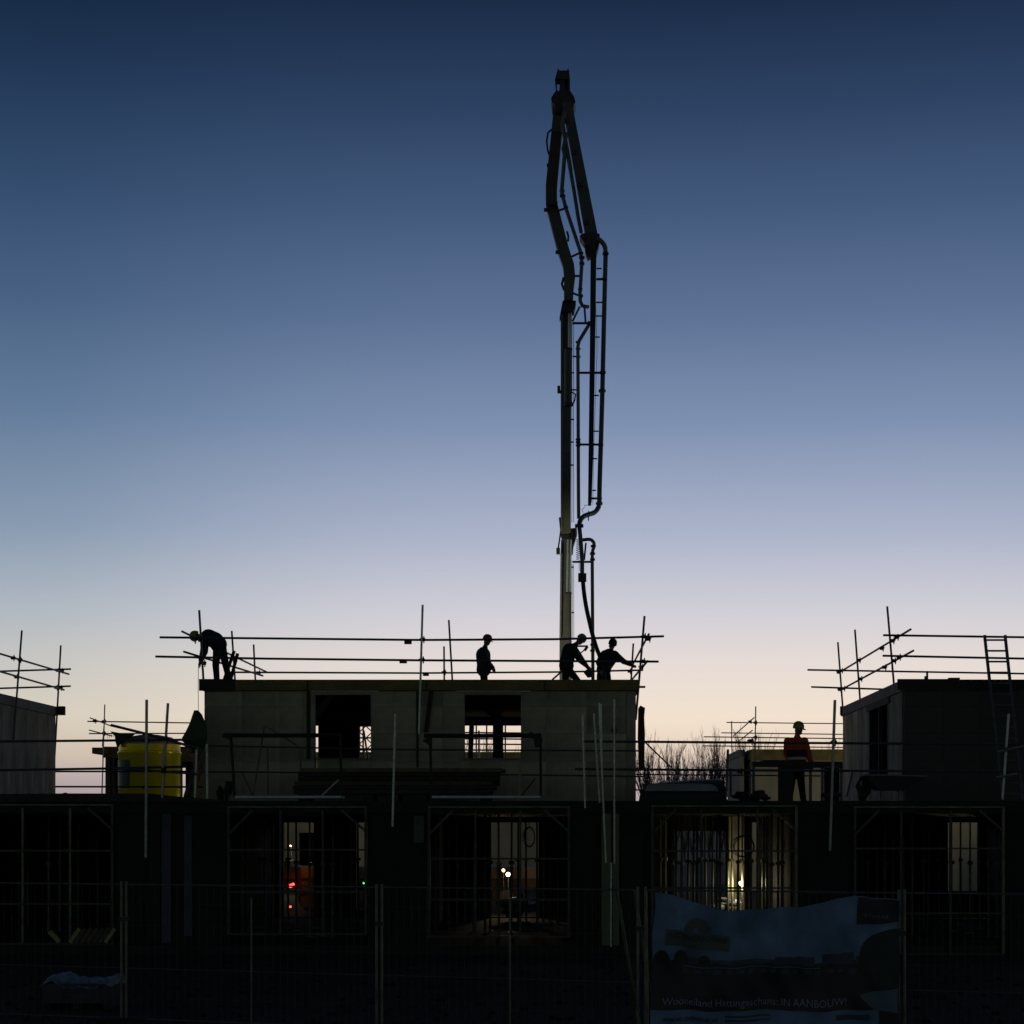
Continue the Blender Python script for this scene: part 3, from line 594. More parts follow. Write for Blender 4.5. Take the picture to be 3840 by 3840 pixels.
for y in (2747, 2770, 2790): rail(s4, [P(1700, y, 60), P(2010, y+2, 60)])
for q in (1786, 1825, 1895): pole(s4, P(q, 2640, 60), P(q, 3000, 60), GALVD)
pole(s4, P(1796, 2740, 58), P(1796, 2990, 58), GALV, .035)

# ================================================================== concrete pump truck with its folded boom
pt = thing('concrete_pump_truck', 'concrete pump truck behind the middle house, its folded boom towering over the roof', 'pump truck', (X(2125, 57), 57, 0))
def arm(pts, m=STEELB, name='boom_arm', dep=1.0):              # list of (px, py, Y, width px), one mitred box section
    c = [P(*p[:3]) for p in pts]; n = len(c); vs = []
    for i in range(n):
        t = (c[min(i+1, n-1)]-c[max(i-1, 0)]); t.y = 0; t.normalize(); side = Vector((-t.z, 0, t.x)); w = pts[i][3]/F*pts[i][2]
        for a, b in ((-1, -1), (1, -1), (1, 1), (-1, 1)): vs.append(c[i]+side*(a*w/2)+Vector((0, b*w*dep/2, 0)))
    fs = [(0, 1, 2, 3), tuple(4*(n-1)+k for k in (3, 2, 1, 0))]
    for i in range(n-1):
        for k in range(4): fs.append((4*i+k, 4*i+(k+1) % 4, 4*i+4+(k+1) % 4, 4*i+4+k))
    return obj(name, MB().add(vs, fs), m, pt)
def spline(q, n=5):
    if len(q) < 3: return q
    e = [q[0]*2-q[1]]+q+[q[-1]*2-q[-2]]; o = []
    for i in range(1, len(e)-2):
        a, b, c, d = e[i-1:i+3]
        for k in range(n):
            t = k/n; o.append(((b*2)+(c-a)*t+(a*2-b*5+c*4-d)*t*t+(b*3-a-c*3+d)*t*t*t)*.5)
    return o+[q[-1]]
def pipe(pts, w, m=PIPE, name='delivery_pipe', n=10, curve=False):          # (px, py, Y), width px
    q = [P(*p) for p in pts]
    if curve: q = spline(q)
    return obj(name, MB().tube(q, w/2/F*pts[0][2], n), m, pt, True)
def clampr(px, py, Y, w, h=10, m=STEELD):
    c = P(px, py, Y); r = w/2/F*Y; hh = h/2/F*Y
    return obj('pipe_clamp', MB().tube([c-Vector((0, 0, hh)), c+Vector((0, 0, hh))], r, 10), m, pt, True)
def plate(poly, Y, d, m=STEELD, name='knuckle'): return obj(name, MB().prism(poly, Y-d/2, d), m, pt)
YA, YB2, YC, YD, YE, YH = 57.0, 55.5, 54.0, 52.5, 50.0, 47.0
arm([(2122, 2720, YA, 46), (2121, 2500, YA, 46), (2121, 2390, YA, 45), (2123, 2080, YA, 41), (2124, 2028, YA, 40)])
plate([(2104, 1985), (2163, 1979), (2164, 2001), (2160, 2014), (2150, 2045), (2148, 2072), (2142, 2074), (2144, 2022), (2108, 2020), (2102, 2003)], YA-.3, .5)
arm([(2122, 2000, YA-.6, 37), (2123, 1700, YB2, 37), (2123, 1400, YB2, 38), (2124, 1165, YC+.4, 40)])
plate([(2110, 1127), (2160, 1127), (2158, 1145), (2152, 1166), (2108, 1168), (2098, 1192), (2100, 1180)], YC+.3, .5)
obj('edge_flange', MB().beam(P(2106, 1990, YA-.85), P(2106, 1180, YC+.1), .06, .1), GREY, pt)
obj('edge_flange', MB().beam(P(2101, 2400, YA-.3), P(2105, 2075, YA-.3), .06, .1), GREY, pt)
arm([(2132, 1130, YC, 34), (2133, 1085, YC, 36), (2136, 1040, YC, 42), (2132, 1000, YC, 42), (2112, 940, YC, 43), (2068, 770, YC-.3, 43), (2068, 700, YC-.5, 42), (2088, 500, YD, 40), (2097, 390, YD, 38)])
plate([(2084, 340), (2138, 340), (2153, 362), (2158, 382), (2152, 392), (2149, 420), (2082, 420), (2078, 388), (2068, 380), (2067, 366)], YD, .7)
plate([(2090, 264), (2093, 256), (2098, 264), (2126, 264), (2130, 256), (2134, 264), (2137, 296), (2081, 296)], YD, .4, STEELD, 'boom_head')
plate([(2081, 296), (2086, 296), (2090, 342), (2085, 342)], YD, .3, STEELD, 'boom_head')
plate([(2101, 296), (2118, 296), (2120, 342), (2097, 342)], YD, .3, STEELD, 'boom_head')
plate([(2131, 296), (2137, 296), (2138, 342), (2130, 342)], YD, .3, STEELD, 'boom_head')
plate([(2117, 306), (2131, 306), (2131, 342), (2117, 342)], YD+.1, .2, STEELD, 'boom_head')
arm([(2127, 390, YD-.5, 36), (2143, 479, YD-.6, 36), (2217, 880, YE+1.2, 45)], STEELB)
plate([(2174, 885), (2182, 875), (2236, 872), (2249, 878), (2249, 898), (2244, 925), (2236, 950), (2218, 930), (2190, 908)], YE+1, .5)
obj('valve_block', MB().prism([(2192, 912), (2216, 918), (2216, 960), (2204, 968), (2196, 950)], YE+.9, .3), STEELD, pt)
arm([(2226, 905, YE+.6, 22), (2222, 1300, YE, 20), (2216, 1700, YE-.8, 18), (2212, 1880, YE-1.3, 14), (2210, 1896, YE-1.3, 10)], STEELD)
# hydraulic cylinders with rods
for n_, (a, b, w, rods) in enumerate((((2130, 2225, YA-.75), (2131, 2440, YA-.75), 26, ((2129, 2126), (2141, 2138))), ((2131, 1310, YC+.2), (2131, 1520, YC+.5), 29, ((2133, 2133), (2142, 2141))))):
    cy = pipe([a, b], w, STEELB, 'hydraulic_cylinder', 14)
    y_t = 2024 if n_ == 0 else 1168
    for q0, q1 in rods: obj('piston_rod', MB().tube([P(q0, y_t, a[2]), P(q1, a[1]+2, a[2])], 3.2/F*a[2], 10), CHROME, cy, True)
    clampr(a[0], a[1], a[2], w+3, 7); clampr(b[0], b[1]-4, b[2], w+4, 14)
pipe([(2117, 420, YD-.8), (2110, 470, YD-.8), (2140, 640, YD-.8)], 16); pipe([(2125, 500, YD-.8), (2112, 560, YD-.9), (2117, 580, YD-.9), (2107, 712, YD-.9), (2108, 730, YD-.9)], 15)
pipe([(2107, 724, YC-.8), (2122, 780, YC-.8), (2177, 945, YC-.8), (2182, 985, YC-.8), (2175, 1100, YC-.8), (2176, 1130, YC-.8), (2184, 1147, YC-.8), (2204, 1151, YC-.9)], 14)
pipe([(2135, 600, YD-1), (2141, 650, YD-1), (2152, 712, YD-1.1), (2168, 816, YD-1.2), (2179, 872, YD-1.3)], 14)
for q in ((2108, 716, 20), (2110, 735, 22), (2122, 778, 18), (2178, 950, 20), (2182, 966, 22), (2182, 988, 20), (2176, 1085, 17), (2178, 1110, 18), (2200, 1150, 20)): clampr(q[0], q[1], YC-.8, q[2], 8)
for a, b in (((2092, 791), (2120, 781)), ((2145, 962), (2170, 950)), ((2154, 1035), (2182, 1035)), ((2150, 1100), (2175, 1110))): obj('pipe_bracket', MB().beam(P(*a, YC-.4), P(*b, YC-.7), .05, .05), STEELD, pt)
pipe([(2236, 893, YE+.6), (2252, 903, YE+.6), (2266, 920, YE+.6), (2271, 945, YE+.6), (2270, 1000, YE+.5), (2265, 1200, YE+.2), (2258, 1500, YE-.4), (2249, 1800, YE-1), (2247, 1886, YE-1.2), (2241, 1908, YE-1.3), (2228, 1922, YE-1.5), (2208, 1929, YE-1.8), (2190, 1936, YE-2.2), (2177, 1950, YE-2.5), (2172, 1968, YE-2.6)], 17.5, curve=True)
for q in ((2271, 951, 24, 8), (2266, 1046, 22, 6), (2260, 1397, 24, 8), (2258, 1466, 27, 9), (2252, 1668, 22, 7), (2247, 1869, 22, 7), (2247, 1888, 26, 9)): clampr(q[0], q[1], YE-.3 if q[1] < 1500 else YE-1, q[2], q[3])
obj('pipe_clamp', MB().hbox(2205, 1916, 2209, 1946, YE-2, .3), STEELD, pt)
obj('hose_flange', MB().hbox(2156, 1965, 2188, 1972, YE-2.75, .3), STEELD, pt)
for y, a, b in ((1007, 2237, 2256), (1134, 2235, 2260), (1185, 2233, 2259), (1264, 2233, 2249), (1483, 2229, 2246), (1617, 2225, 2245), (1720, 2222, 2240), (1839, 2221, 2235)):
    obj('rung', MB().beam(P(a, y, YE-.2), P(b, y, YE-.2), .035, .035), STEELD, pt)
for y, a, b in ((1047, 2236, 2266), (1398, 2172, 2262), (1667, 2172, 2256), (1869, 2216, 2252), (1212, 2146, 2212), (2107, 2146, 2216)):
    obj('pipe_bracket', MB().beam(P(a, y, YE-.2), P(b, y, YE-.2), .055, .06), STEELD, pt)
pipe([(2211, 1206, YC-1), (2207, 1220, YC-1), (2172, 1278, YC-.8), (2167, 1300, YC-.8), (2168, 1500, YC-.6), (2169, 1800, YC-.2), (2170, 1945, YC)], 13.5)
for y in (1283, 1308, 1338, 1648, 1658, 1670): clampr(2168, y, YC-.5, 19, 6)
for a, b in (((2192, 1155), (2196, 1210)),  ((2174, 1150), (2147, 1205))): pipe([(*a, YC-.9), (*b, YC-.9)], 8)
for a, b in (((2147, 1337), (2160, 1337)), ((2144, 1398), (2153, 1398)), ((2142, 1462), (2164, 1462)), ((2141, 1573), (2153, 1573)), ((2141, 1744), (2152, 1744)), ((2140, 1658), (2150, 1658)), ((2143, 2127), (2151, 2127)), ((2144, 2297), (2153, 2297))): obj('cable_bracket', MB().beam(P(*a, YC-.2), P(*b, YC-.2), .04, .04), STEELD, pt)
for q in (2145, 2151): obj('cable', MB().tube([P(q, 1215, YC-.2), P(q-1, 1500, YC), P(q, 1900, YC+.4), P(q-1, 1960, YC+.5)], .009, 5), RUBBER, pt)
for q in (2146, 2151): obj('cable', MB().tube([P(q, 2115, YA-.6), P(q+1, 2400, YA-.6)], .009, 5), RUBBER, pt)
obj('cable', MB().tube([P(2226, 900, YE), P(2239, 1300, YE), P(2226, 1700, YE-.8), P(2223, 1890, YE-1.2)], .007, 5), RUBBER, pt)
obj('cable', MB().tube([P(2222, 1893, YE-1.4), P(2192, 1895, YE-1.4), P(2190, 1905, YE-1.5), P(2182, 1911, YE-1.5), P(2187, 1923, YE-1.6)], .008, 5), RUBBER, pt)
obj('hydraulic_hose', MB().tube([P(2073, 483, YD), P(2055, 497, YD), P(2050, 530, YD), P(2054, 565, YD), P(2059, 580, YD)], .03, 7), RUBBER, pt, True)
obj('hydraulic_hose', MB().tube([P(2126, 868, YC-.4), P(2131, 885, YC-.4), P(2130, 905, YC-.4)], .035, 7), RUBBER, pt, True)
obj('hydraulic_hose', MB().tube([P(2114, 1040, YC), P(2107, 1065, YC), P(2115, 1088, YC)], .04, 7), RUBBER, pt, True)
obj('hydraulic_hose', MB().tube([P(2143, 1470, YC-.3), P(2158, 1478, YC-.4), P(2155, 1500, YC-.4), P(2146, 1522, YC-.3)], .025, 6), RUBBER, pt, True)
for a in ((2077, 420), (2056, 618), (2046, 785), (2089, 944), (2096, 1468)):
    obj('side_bracket', MB().hbox(a[0]-6, a[1]-5, a[0]+12, a[1]+5, YC-.6, .1), STEELD, pt)
obj('side_lamp', MB().hbox(2090, 1446, 2101, 1464, YC-.3, .2), STEELD, pt)
for q in ((2118, 452), (2146, 570), (2167, 690), (2190, 832)): obj('side_bracket', MB().hbox(q[0]-2, q[1]-7, q[0]+18, q[1]+7, YE+1, .1), STEELD, pt)
obj('band', MB().hbox(2054, 754, 2091, 767, YC-.75, .15), STEELD, pt)
obj('side_strut', MB().beam(P(2103, 1990, YA-.5), P(2093, 2060, YA-.5), .05, .05), STEELD, pt)
obj('side_strut', MB().beam(P(2101, 1940, YA-.6), P(2106, 1990, YA-.6), .1, .06), STEELD, pt)
obj('strut_box', MB().hbox(2086, 2054, 2100, 2074, YA-.6, .3), STEELD, pt)
# end hose and its side pipe
pipe([(2172, 1972, YE-2.6), (2176, 2010, YE-2.7), (2183, 2100, YE-2.8), (2183, 2150, YE-2.8)], 16)
pipe([(2184, 2150, YE-2.8), (2186, 2180, YE-2.8), (2191, 2230, YE-2.9), (2199, 2280, YE-3), (2210, 2330, YE-3.1), (2222, 2380, YE-3.2), (2237, 2430, YE-3.3), (2252, 2470, YE-3.35), (2264, 2530, YE-3.4), (2268, 2590, YE-3.4)], 16, RUBBER, 'end_hose', 12, True)
obj('hose_clamp', MB().hbox(2168, 2149, 2199, 2177, YE-3, .3), STEELD, pt)
pipe([(2182, 2025, YC-2), (2212, 2023, YC-2), (2226, 2034, YC-2), (2227, 2050, YC-2), (2222, 2070, YC-2), (2221, 2110, YC-2), (2222, 2300, YC-2), (2224, 2620, YC-2)], 13, curve=True)
for y, w in ((2048, 20), (2076, 20), (2098, 19), (2418, 17), (2440, 18)): clampr(2222+(3 if y < 2060 else 0), y, YC-2, w, 8)
pipe([(2197, 2036, YC-2), (2191, 2100, YC-2)], 7, STEELD, 'stay_rod')
obj('coil_cable', MB().tube([P(2167+6*math.cos(i*.9), 2020+i*1.15, YE-2.6+.05*math.sin(i*.9)) for i in range(70)]+[P(2172, 2140, YE-2.7)], .008, 5), RUBBER, pt)
# truck body on the ground behind the house
tx = X(2125, 57)
cbox('chassis', STEELD, pt, tx-10.2, tx+3.2, 55.9, 56.7, .75, 1.1)
cbox('turret', STEELB, pt, tx-.7, tx+.7, 56.3, 57.7, 1.1, 3.3)
cbox('pump_deck', STEELB, pt, tx-9.6, tx-1, 55.6, 57.9, 1.12, 1.5)
hop = obj('hopper', MB().box(tx-10.3, tx-9.2, 56, 57.6, .9, 1.7), STEELB, pt)
cab = obj('cab', MB().box(tx+1.1, tx+3.3, 55.6, 57.9, 1.0, 3.0), WHITE, pt)
obj('cab_window', MB().box(tx+1.6, tx+2.9, 55.58, 55.597, 1.9, 2.7), GLASS, cab)
for q in (-8.4, -7.0, -2.0, 2.2):
    for y in (55.65, 57.55):
        w = obj('wheel', MB().tube([(tx+q, y, .5), (tx+q, y+.35, .5)], .5, 18), RUBBER, pt, True)
        obj('rim', MB().tube([(tx+q, y-.01, .5), (tx+q, y+.02, .5)], .26, 12), GALVD, w, True)
for q in (-5.5, .2): obj('outrigger', MB().beam((tx+q, 55.6, 1.0), (tx+q, 53.8, .9), .18, .18).beam((tx+q, 53.8, .9), (tx+q, 53.8, .05), .14, .14), STEELB, pt)
def lamp_mat(n, c, s): return mat(n, (.5, .5, .5), .4, 0, 0, 1, emit=c, es=s)
RED = lamp_mat('red lamp glass', (1, .05, .03), 6); WHT = lamp_mat('white lamp glass', (1, .9, .72), 14); ORG = lamp_mat('amber lamp glass', (1, .42, .12), 6); GRN = lamp_mat('green lamp glass', (.05, 1, .15), 4)
def lens(name, px, py, Y, r, m, parent=None): return obj(name, MB().lathe(P(px, py, Y)-Vector((0, 0, r)), [(r*.3, 0), (r*.85, r*.3), (r, r), (r*.85, r*1.7), (r*.3, r*2)], 12), m, parent, True)
def bulb(px, py, Y, col, W_, r=.06):
    d = bpy.data.lights.new('lamp_light', 'POINT'); d.energy = W_; d.color = col; d.shadow_soft_size = r
    o = bpy.data.objects.new('lamp_light', d); COL.objects.link(o); o.location = P(px, py, Y); return o
lens('tail_light', 1090, 3322, 55.4, .06, RED, pt); lens('tail_light', 1099, 3317, 55.4, .05, RED, pt); lens('tail_light', 1089, 3400, 55.4, .035, RED, pt)
bulb(1094, 3318, 55.1, (1, .1, .05), .22)

# work lights burning behind and inside the ground storey
def work_light(lab, px, py, Y, r, m, col, W_, off=(0, -.18)):
    p = P(px, py, Y)
    t = thing('work_light', lab, 'lamp', (p.x, p.y, .17 if Y < 49 else 0))
    lens('lamp_glass', px, py, Y, r, m, t)
    obj('stand', MB().tube([(p.x, p.y+.2, .17 if Y < 49 else 0), (p.x, p.y+.2, p.z)], .012, 6).box(p.x-.03, p.x+.03, p.y+.08, p.y+.21, p.z-.03, p.z+.03), BLACK, t)
    b = bulb(px, py, Y-.25, col, W_); b.location.x += off[0]; b.parent = t; b.location = b.location-WPOS[t.name]
work_light('bright white work lamp glowing behind the second trestle bay', 1905, 3279, 52, .06, WHT, (1, .86, .6), 26)
sp_d = bpy.data.lights.new('lamp_light', 'SPOT'); sp_d.energy = 2600; sp_d.color = (1, .93, .62); sp_d.spot_size = R(30); sp_d.spot_blend = .8; sp_d.shadow_soft_size = .06
sp_o = bpy.data.objects.new('lamp_light', sp_d); COL.objects.link(sp_o); sp_o.location = P(1905, 3279, 52.2)+Vector((0, .1, .1))
sp_o.rotation_euler = (P(2128, 2330, 57)-sp_o.location).to_track_quat('-Z', 'Y').to_euler()
work_light('small amber lamp just left of the bright white work lamp', 1888, 3264, 53, .05, ORG, (1, .5, .2), 30)
work_light('small warm lamp inside the bay behind the banner', 2776, 3312, 45.6, .045, WHT, (1, .85, .55), 26)
work_light('lit yellow lamp standing in front of the far wall, right bay', 3690, 3330, 66, .08, WHT, (1, .82, .48), 420)
work_light('lit lamp in front of the far wall beside the left bay', 1090, 3172, 70, .035, ORG, (1, .86, .5), 70)
tag(lens('signal_lamp', 1364, 3312, 48.7, .022, GRN), 'tiny green signal lamp at the right of the bay with red lights', 'lamp')
ob = thing('warm_light_board', 'orange boards standing in for patches of warm light beside the red lights', 'board', P(1161, 3430, 53))
for k in range(3): hb('plank', mat('warm patch orange', (.5, .17, .03), .7, 0, .3, 5), ob, 1128, 3250+56*k, 1176, 3292+56*k, 53, .04)  # boards invented to carry the patches of warm light in their colour
obj('post', MB().hbox(1159, 3248, 1164, 3470, 53.06, .05), TIMB, ob)
work_light('tiny amber lamp added to light the orange boards', 1166, 3236, 52.6, .02, ORG, (1, .6, .25), 1.5)  # lamp added only to brighten the boards
ps = MB()
for i, (q, y, s) in enumerate(((1900, 3390, .28), (1945, 3385, .3), (1985, 3405, .26), (1925, 3420, .3))): ps.blob(P(q, y, 47.5), s, .25, s*.5, 60+i, 9, 6, .3)
tag(obj('plastic_sheet', ps, PLASTIC), 'crumpled white plastic heap on the floor below the white work lamp', 'plastic sheet')
ps = MB()
for i, (q, y, s) in enumerate(((2690, 3400, .2), (2720, 3380, .22), (2752, 3385, .2), (2680, 3425, .25))): ps.blob(P(q, y, 46), s, .22, s*.5, 70+i, 9, 6, .3)
tag(obj('plastic_sheet', ps, PLASTIC), 'crumpled white plastic heap above the sagging banner edge', 'plastic sheet')

# ================================================================== bare trees behind the site
def grow(seed, h):
    rg = random.Random(seed); wood = MB(); twig = MB()
    tops = []
    wood.tube([(0, 0, 0), (rg.uniform(-.1, .1), 0, h*.06), (rg.uniform(-.2, .2), rg.uniform(-.2, .2), h*.12)], .14, 6, .11)
    base = Vector(wood.v[-2])
    def branch(p, d, ln, r, lev):
        q = p+d*ln*.5+Vector((rg.uniform(-.05, .05), rg.uniform(-.05, .05), 0))*ln; e = q+(d+Vector((rg.uniform(-.12, .12), rg.uniform(-.12, .12), .10))).normalized()*ln*.5
        (wood if lev == 0 else twig).tube([p, q, e], r, 4 if lev < 2 else 3, r*.45, cap=False)
        if lev < 3:
            for k in range((7, 5, 2)[lev]):
                f = rg.uniform(.42, 1); s = p.lerp(q, f*2) if f < .5 else q.lerp(e, f*2-1)
                nd = (d+Vector((rg.uniform(-.42, .42), rg.uniform(-.42, .42), rg.uniform(.25, .6)))).normalized()
                branch(s, nd, ln*rg.uniform(.30, .52), max(.0135, r*.5), lev+1)
    for k in range(10):
        a = rg.uniform(0, 6.28); t = rg.uniform(.04, .36)
        branch(base-Vector((0, 0, rg.uniform(0, h*.06))), Vector((math.sin(t)*math.cos(a), math.sin(t)*math.sin(a), math.cos(t))), h*rg.uniform(.55, .86), .055, 0)
    out = []
    for nm, mb in (('trunk', wood), ('branches', twig)):
        me = bpy.data.meshes.new(nm); me.from_pydata(mb.v, [], mb.f); me.materials.append(BARK); out.append(me)
    return out
TV = [grow(s, 10) for s in (1, 2, 3, 4, 5)]
def top_z(v): return max(x.co.z for x in TV[v][1].vertices)
TREES = [(2418, 2735, 0), (2452, 2742, 1), (2492, 2765, 2), (2530, 2785, 3), (2566, 2800, 4), (2600, 2770, 2), (2632, 2742, 0), (2662, 2728, 3), (2698, 2722, 1), (2735, 2726, 4), (2772, 2722, 0), (2808, 2728, 2), (2845, 2735, 3), (2880, 2752, 1),
         (2915, 2772, 4), (3075, 2780, 3), (3125, 2776, 1), (1770, 2745, 2), (1808, 2718, 4), (1846, 2750, 1), (1905, 2780, 3)]
for i, (q, y, v) in enumerate(TREES):
    Y = 135+(i*37 % 23); hz = Z(y, Y); s = hz/top_z(v)
    grp = [t_ for t_ in sorted(TREES) if (t_[0] < 2000) == (q < 2000) and (t_[0] > 2990) == (q > 2990)]; k = grp.index((q, y, v)); n_ = len(grp)
    W_ = ['leftmost', 'second from left', 'third from left', 'fourth from left', 'fifth from left', 'sixth from left', 'seventh from left', 'eighth from left']
    Wr = ['rightmost', 'second from right', 'third from right', 'fourth from right', 'fifth from right', 'sixth from right', 'seventh from right', 'eighth from right', 'ninth from right']
    where = (W_[k] if k < n_/2 and k < 8 else Wr[n_-1-k])+(' seen through the right window' if q < 2000 else (' between middle house and work table' if q < 2990 else ' behind the far yellow fascia'))
    hz = Z(y-10, Y); s = hz/top_z(v)
    t = thing('bare_tree', 'bare winter tree, '+where, 'tree', (X(q, Y), Y, 0), 'bare trees on the horizon')
    t.rotation_euler = (0, 0, i*1.7); t.scale = (s, s, s)
    for nm, me in zip(('trunk', 'branches'), TV[v]):
        o = bpy.data.objects.new(nm, me); COL.objects.link(o); o.parent = t

# ================================================================== people
DNAVY = mat('dark navy workwear', (.018, .022, .035), .85, 0, .25, 6, .2); DBLACK = mat('black workwear', (.013, .013, .015), .85, 0, .25, 6, .2)
SKIN = mat('skin', (.22, .13, .095), .6, 0, .1, 8); BOOT = mat('work boot', (.03, .025, .02), .7, 0, .2, 8)
HATY = mat('yellow green helmet', (.26, .27, .03), .35, 0, .05, 3); HATO = mat('ochre helmet', (.14, .075, .03), .4, 0, .05, 3); HATG = mat('pale grey helmet', (.20, .20, .25), .4, 0, .05, 3); HATD = mat('dark hood', (.03, .018, .014), .9, 0, .1, 3)
ORANGE = mat('orange jacket', (.50, .075, .02), .8, 0, .2, 8, .2); REFL = mat('reflective tape', (.34, .33, .31), .35, .2, .1, 5)
def fused(name, caps, m, parent, vox=.016, smooth=3):           # tapered capsules fused into one continuous skin
    mb = MB()
    for a, b, ra, rb in caps:
        if (b-a).length > 1e-4: mb.tube([a, b], ra, 10, rb)
        mb.blob(a, ra, ra, ra, 0, 12, 8, 0); mb.blob(b, rb, rb, rb, 0, 12, 8, 0)
    me = bpy.data.meshes.new(name+'_cage'); me.from_pydata(mb.v, [], mb.f); bm = bmesh.new(); bm.from_mesh(me)
    bmesh.ops.remove_doubles(bm, verts=bm.verts, dist=1e-5); bmesh.ops.recalc_face_normals(bm, faces=bm.faces); bm.to_mesh(me); bm.free()
    o = bpy.data.objects.new(name+'_cage', me); COL.objects.link(o)
    r = o.modifiers.new('remesh', 'REMESH'); r.mode = 'VOXEL'; r.voxel_size = vox
    if smooth: q = o.modifiers.new('smooth', 'SMOOTH'); q.factor = .5; q.iterations = smooth
    bpy.context.view_layer.update()
    me2 = bpy.data.meshes.new_from_object(o.evaluated_get(bpy.context.evaluated_depsgraph_get())); me2.name = name
    bpy.data.objects.remove(o); bpy.data.meshes.remove(me)
    me2.materials.clear(); me2.materials.append(m)
    for p in me2.polygons: p.use_smooth = True
    n = len(me2.vertices); c = Vector((sum(v.co.x for v in me2.vertices)/n, sum(v.co.y for v in me2.vertices)/n, min(v.co.z for v in me2.vertices)))
    for v in me2.vertices: v.co -= c
    return link_mesh(name, me2, parent, c)
def person(label, J, face, jm, tm, hat, hatm, foot, jk=1.4):
    """J: joints in metres (world). face: direction the face looks."""
    V = {k: P(a, b, c) for k, (a, b, c) in J.items()}
    t = thing('person', label, 'person', foot)
    f = Vector(face).normalized(); up = (V['head']-V['neck']).normalized()
    H = V['head']; sl, sr, hl, hr_ = V['shl'], V['shr'], V['hil'], V['hir']; ch_, wa, pe, ne = V['chest'], V['waist'], V['pelvis'], V['neck']
    body = [(pe, wa, .11, .11), (wa, ch_, .11, .13), (ch_, ne, .09, .06), (ne, H-up*.04, .06, .06), (H-up*.03, H+up*.07, .075, .085), (H-up*.075+f*.05, H-up*.05+f*.055, .038, .04), (H+f*.085, H+f*.105-up*.015, .014, .016), (H+f*.06+up*.03, H+f*.06-up*.06, .05, .045)]
    for k in 'lr':
        side = f.cross(Vector((0, 0, 1))).normalized()*(-1 if k == 'l' else 1)
        body += [(H+side*.082-up*.02, H+side*.082+up*.02, .014, .018), (ch_, V['sh'+k], .08, .07), (V['sh'+k], V['el'+k], .062, .046), (V['el'+k], V['ha'+k], .044, .031)]
        d = (V['ha'+k]-V['el'+k]).normalized(); w = d.cross(f); w = w.normalized() if w.length > .05 else Vector((0, 1, 0)); nn = d.cross(w); pm = V['ha'+k]+d*.05
        body += [(V['ha'+k], pm, .03, .03), (pm+w*.028, pm+d*.045+w*.03, .02, .016), (pm-w*.028, pm+d*.04-w*.03, .02, .016), (pm, pm+d*.045, .024, .018)]
        for q, ln in enumerate((.07, .08, .075, .055)):
            b0 = pm+w*(.032-.021*q)+d*.045; b1 = b0+d*ln*.55+nn*.014; b2 = b1+d*ln*.3+nn*.028
            body += [(b0, b1, .0105, .0095), (b1, b2, .0095, .008)]
        body += [(pm+w*.03-d*.02, pm+w*.062+d*.015+nn*.015, .015, .011), (pm+w*.062+d*.015+nn*.015, pm+w*.066+d*.045+nn*.025, .011, .009)]
        body += [(pe, V['hi'+k], .09, .085), (V['hi'+k], V['kn'+k], .08, .058), (V['kn'+k], V['an'+k], .055, .04), (V['an'+k], V['to'+k], .04, .034)]
    fused('body', body, SKIN, t, .010, 1)
    jac = [(ch_, wa, .150*jk, .140*jk), (wa, pe.lerp(wa, .35), .140*jk, .150*jk), (ch_, ne.lerp(ch_, .1), .11*jk, .078)]
    for k in 'lr':
        jac += [(ch_, V['sh'+k], .12*jk, .082), (V['sh'+k], V['el'+k], .096, .082), (V['el'+k], V['el'+k].lerp(V['ha'+k], .93), .080, .058), (V['sh'+k].lerp(ch_, .3), hl.lerp(hr_, 0. if k == 'l' else 1.).lerp(wa, .75), .105*jk, .115*jk)]
    fused('jacket', jac, jm, t, .016, 4)
    tro = [(pe.lerp(wa, .25), pe, .155, .16)]
    for k in 'lr': tro += [(pe, V['hi'+k], .125, .112), (V['hi'+k], V['kn'+k], .110, .088), (V['kn'+k], V['an'+k], .086, .074)]
    fused('trousers', tro, tm, t, .016, 3)
    for k in 'lr':
        a, b = V['an'+k], V['to'+k]
        fused('boot', [(a+Vector((0, 0, .05)), a, .06, .055), (a, b, .052, .042), (a-(b-a)*.3-Vector((0, 0, .01)), a, .04, .05)], BOOT, t, .014, 2)
    # helmet: dome, rim and peak turned with the head
    mb = MB(); c = V['head']+up*.05; ax = up; fx = (f-ax*f.dot(ax)).normalized(); sx = ax.cross(fx); n = 20; rows = ((1.0, -.02), (1.02, .02), (.97, .075), (.78, .125), (.45, .155), (.05, .165))
    vs = []
    for rr_, z in rows:
        for k in range(n):
            a = 2*math.pi*k/n; vs.append(c+fx*(math.cos(a)*.135*rr_)+sx*(math.sin(a)*.115*rr_)+ax*z)
    mb.add(vs, [(i*n+k, i*n+(k+1) % n, (i+1)*n+(k+1) % n, (i+1)*n+k) for i in range(5) for k in range(n)]+[tuple(range(5*n, 6*n))])
    hatp = hat if isinstance(hat, Vector) else fx
    if hat is not None:
        a = hatp; b = ax.cross(a)
        vs = [c+a*.11+b*.09-ax*.012, c+a*.18+b*.05-ax*.022, c+a*.18-b*.05-ax*.022, c+a*.11-b*.09-ax*.012]; vs += [v+ax*.012 for v in vs]
        mb.add(vs, [(0, 1, 2, 3), (7, 6, 5, 4), (0, 4, 5, 1), (1, 5, 6, 2), (2, 6, 7, 3), (3, 7, 4, 0)])
    obj('hard_hat' if hat is not None else 'hood', mb, hatm, t, True)
    return t, V
Y1 = 41.0
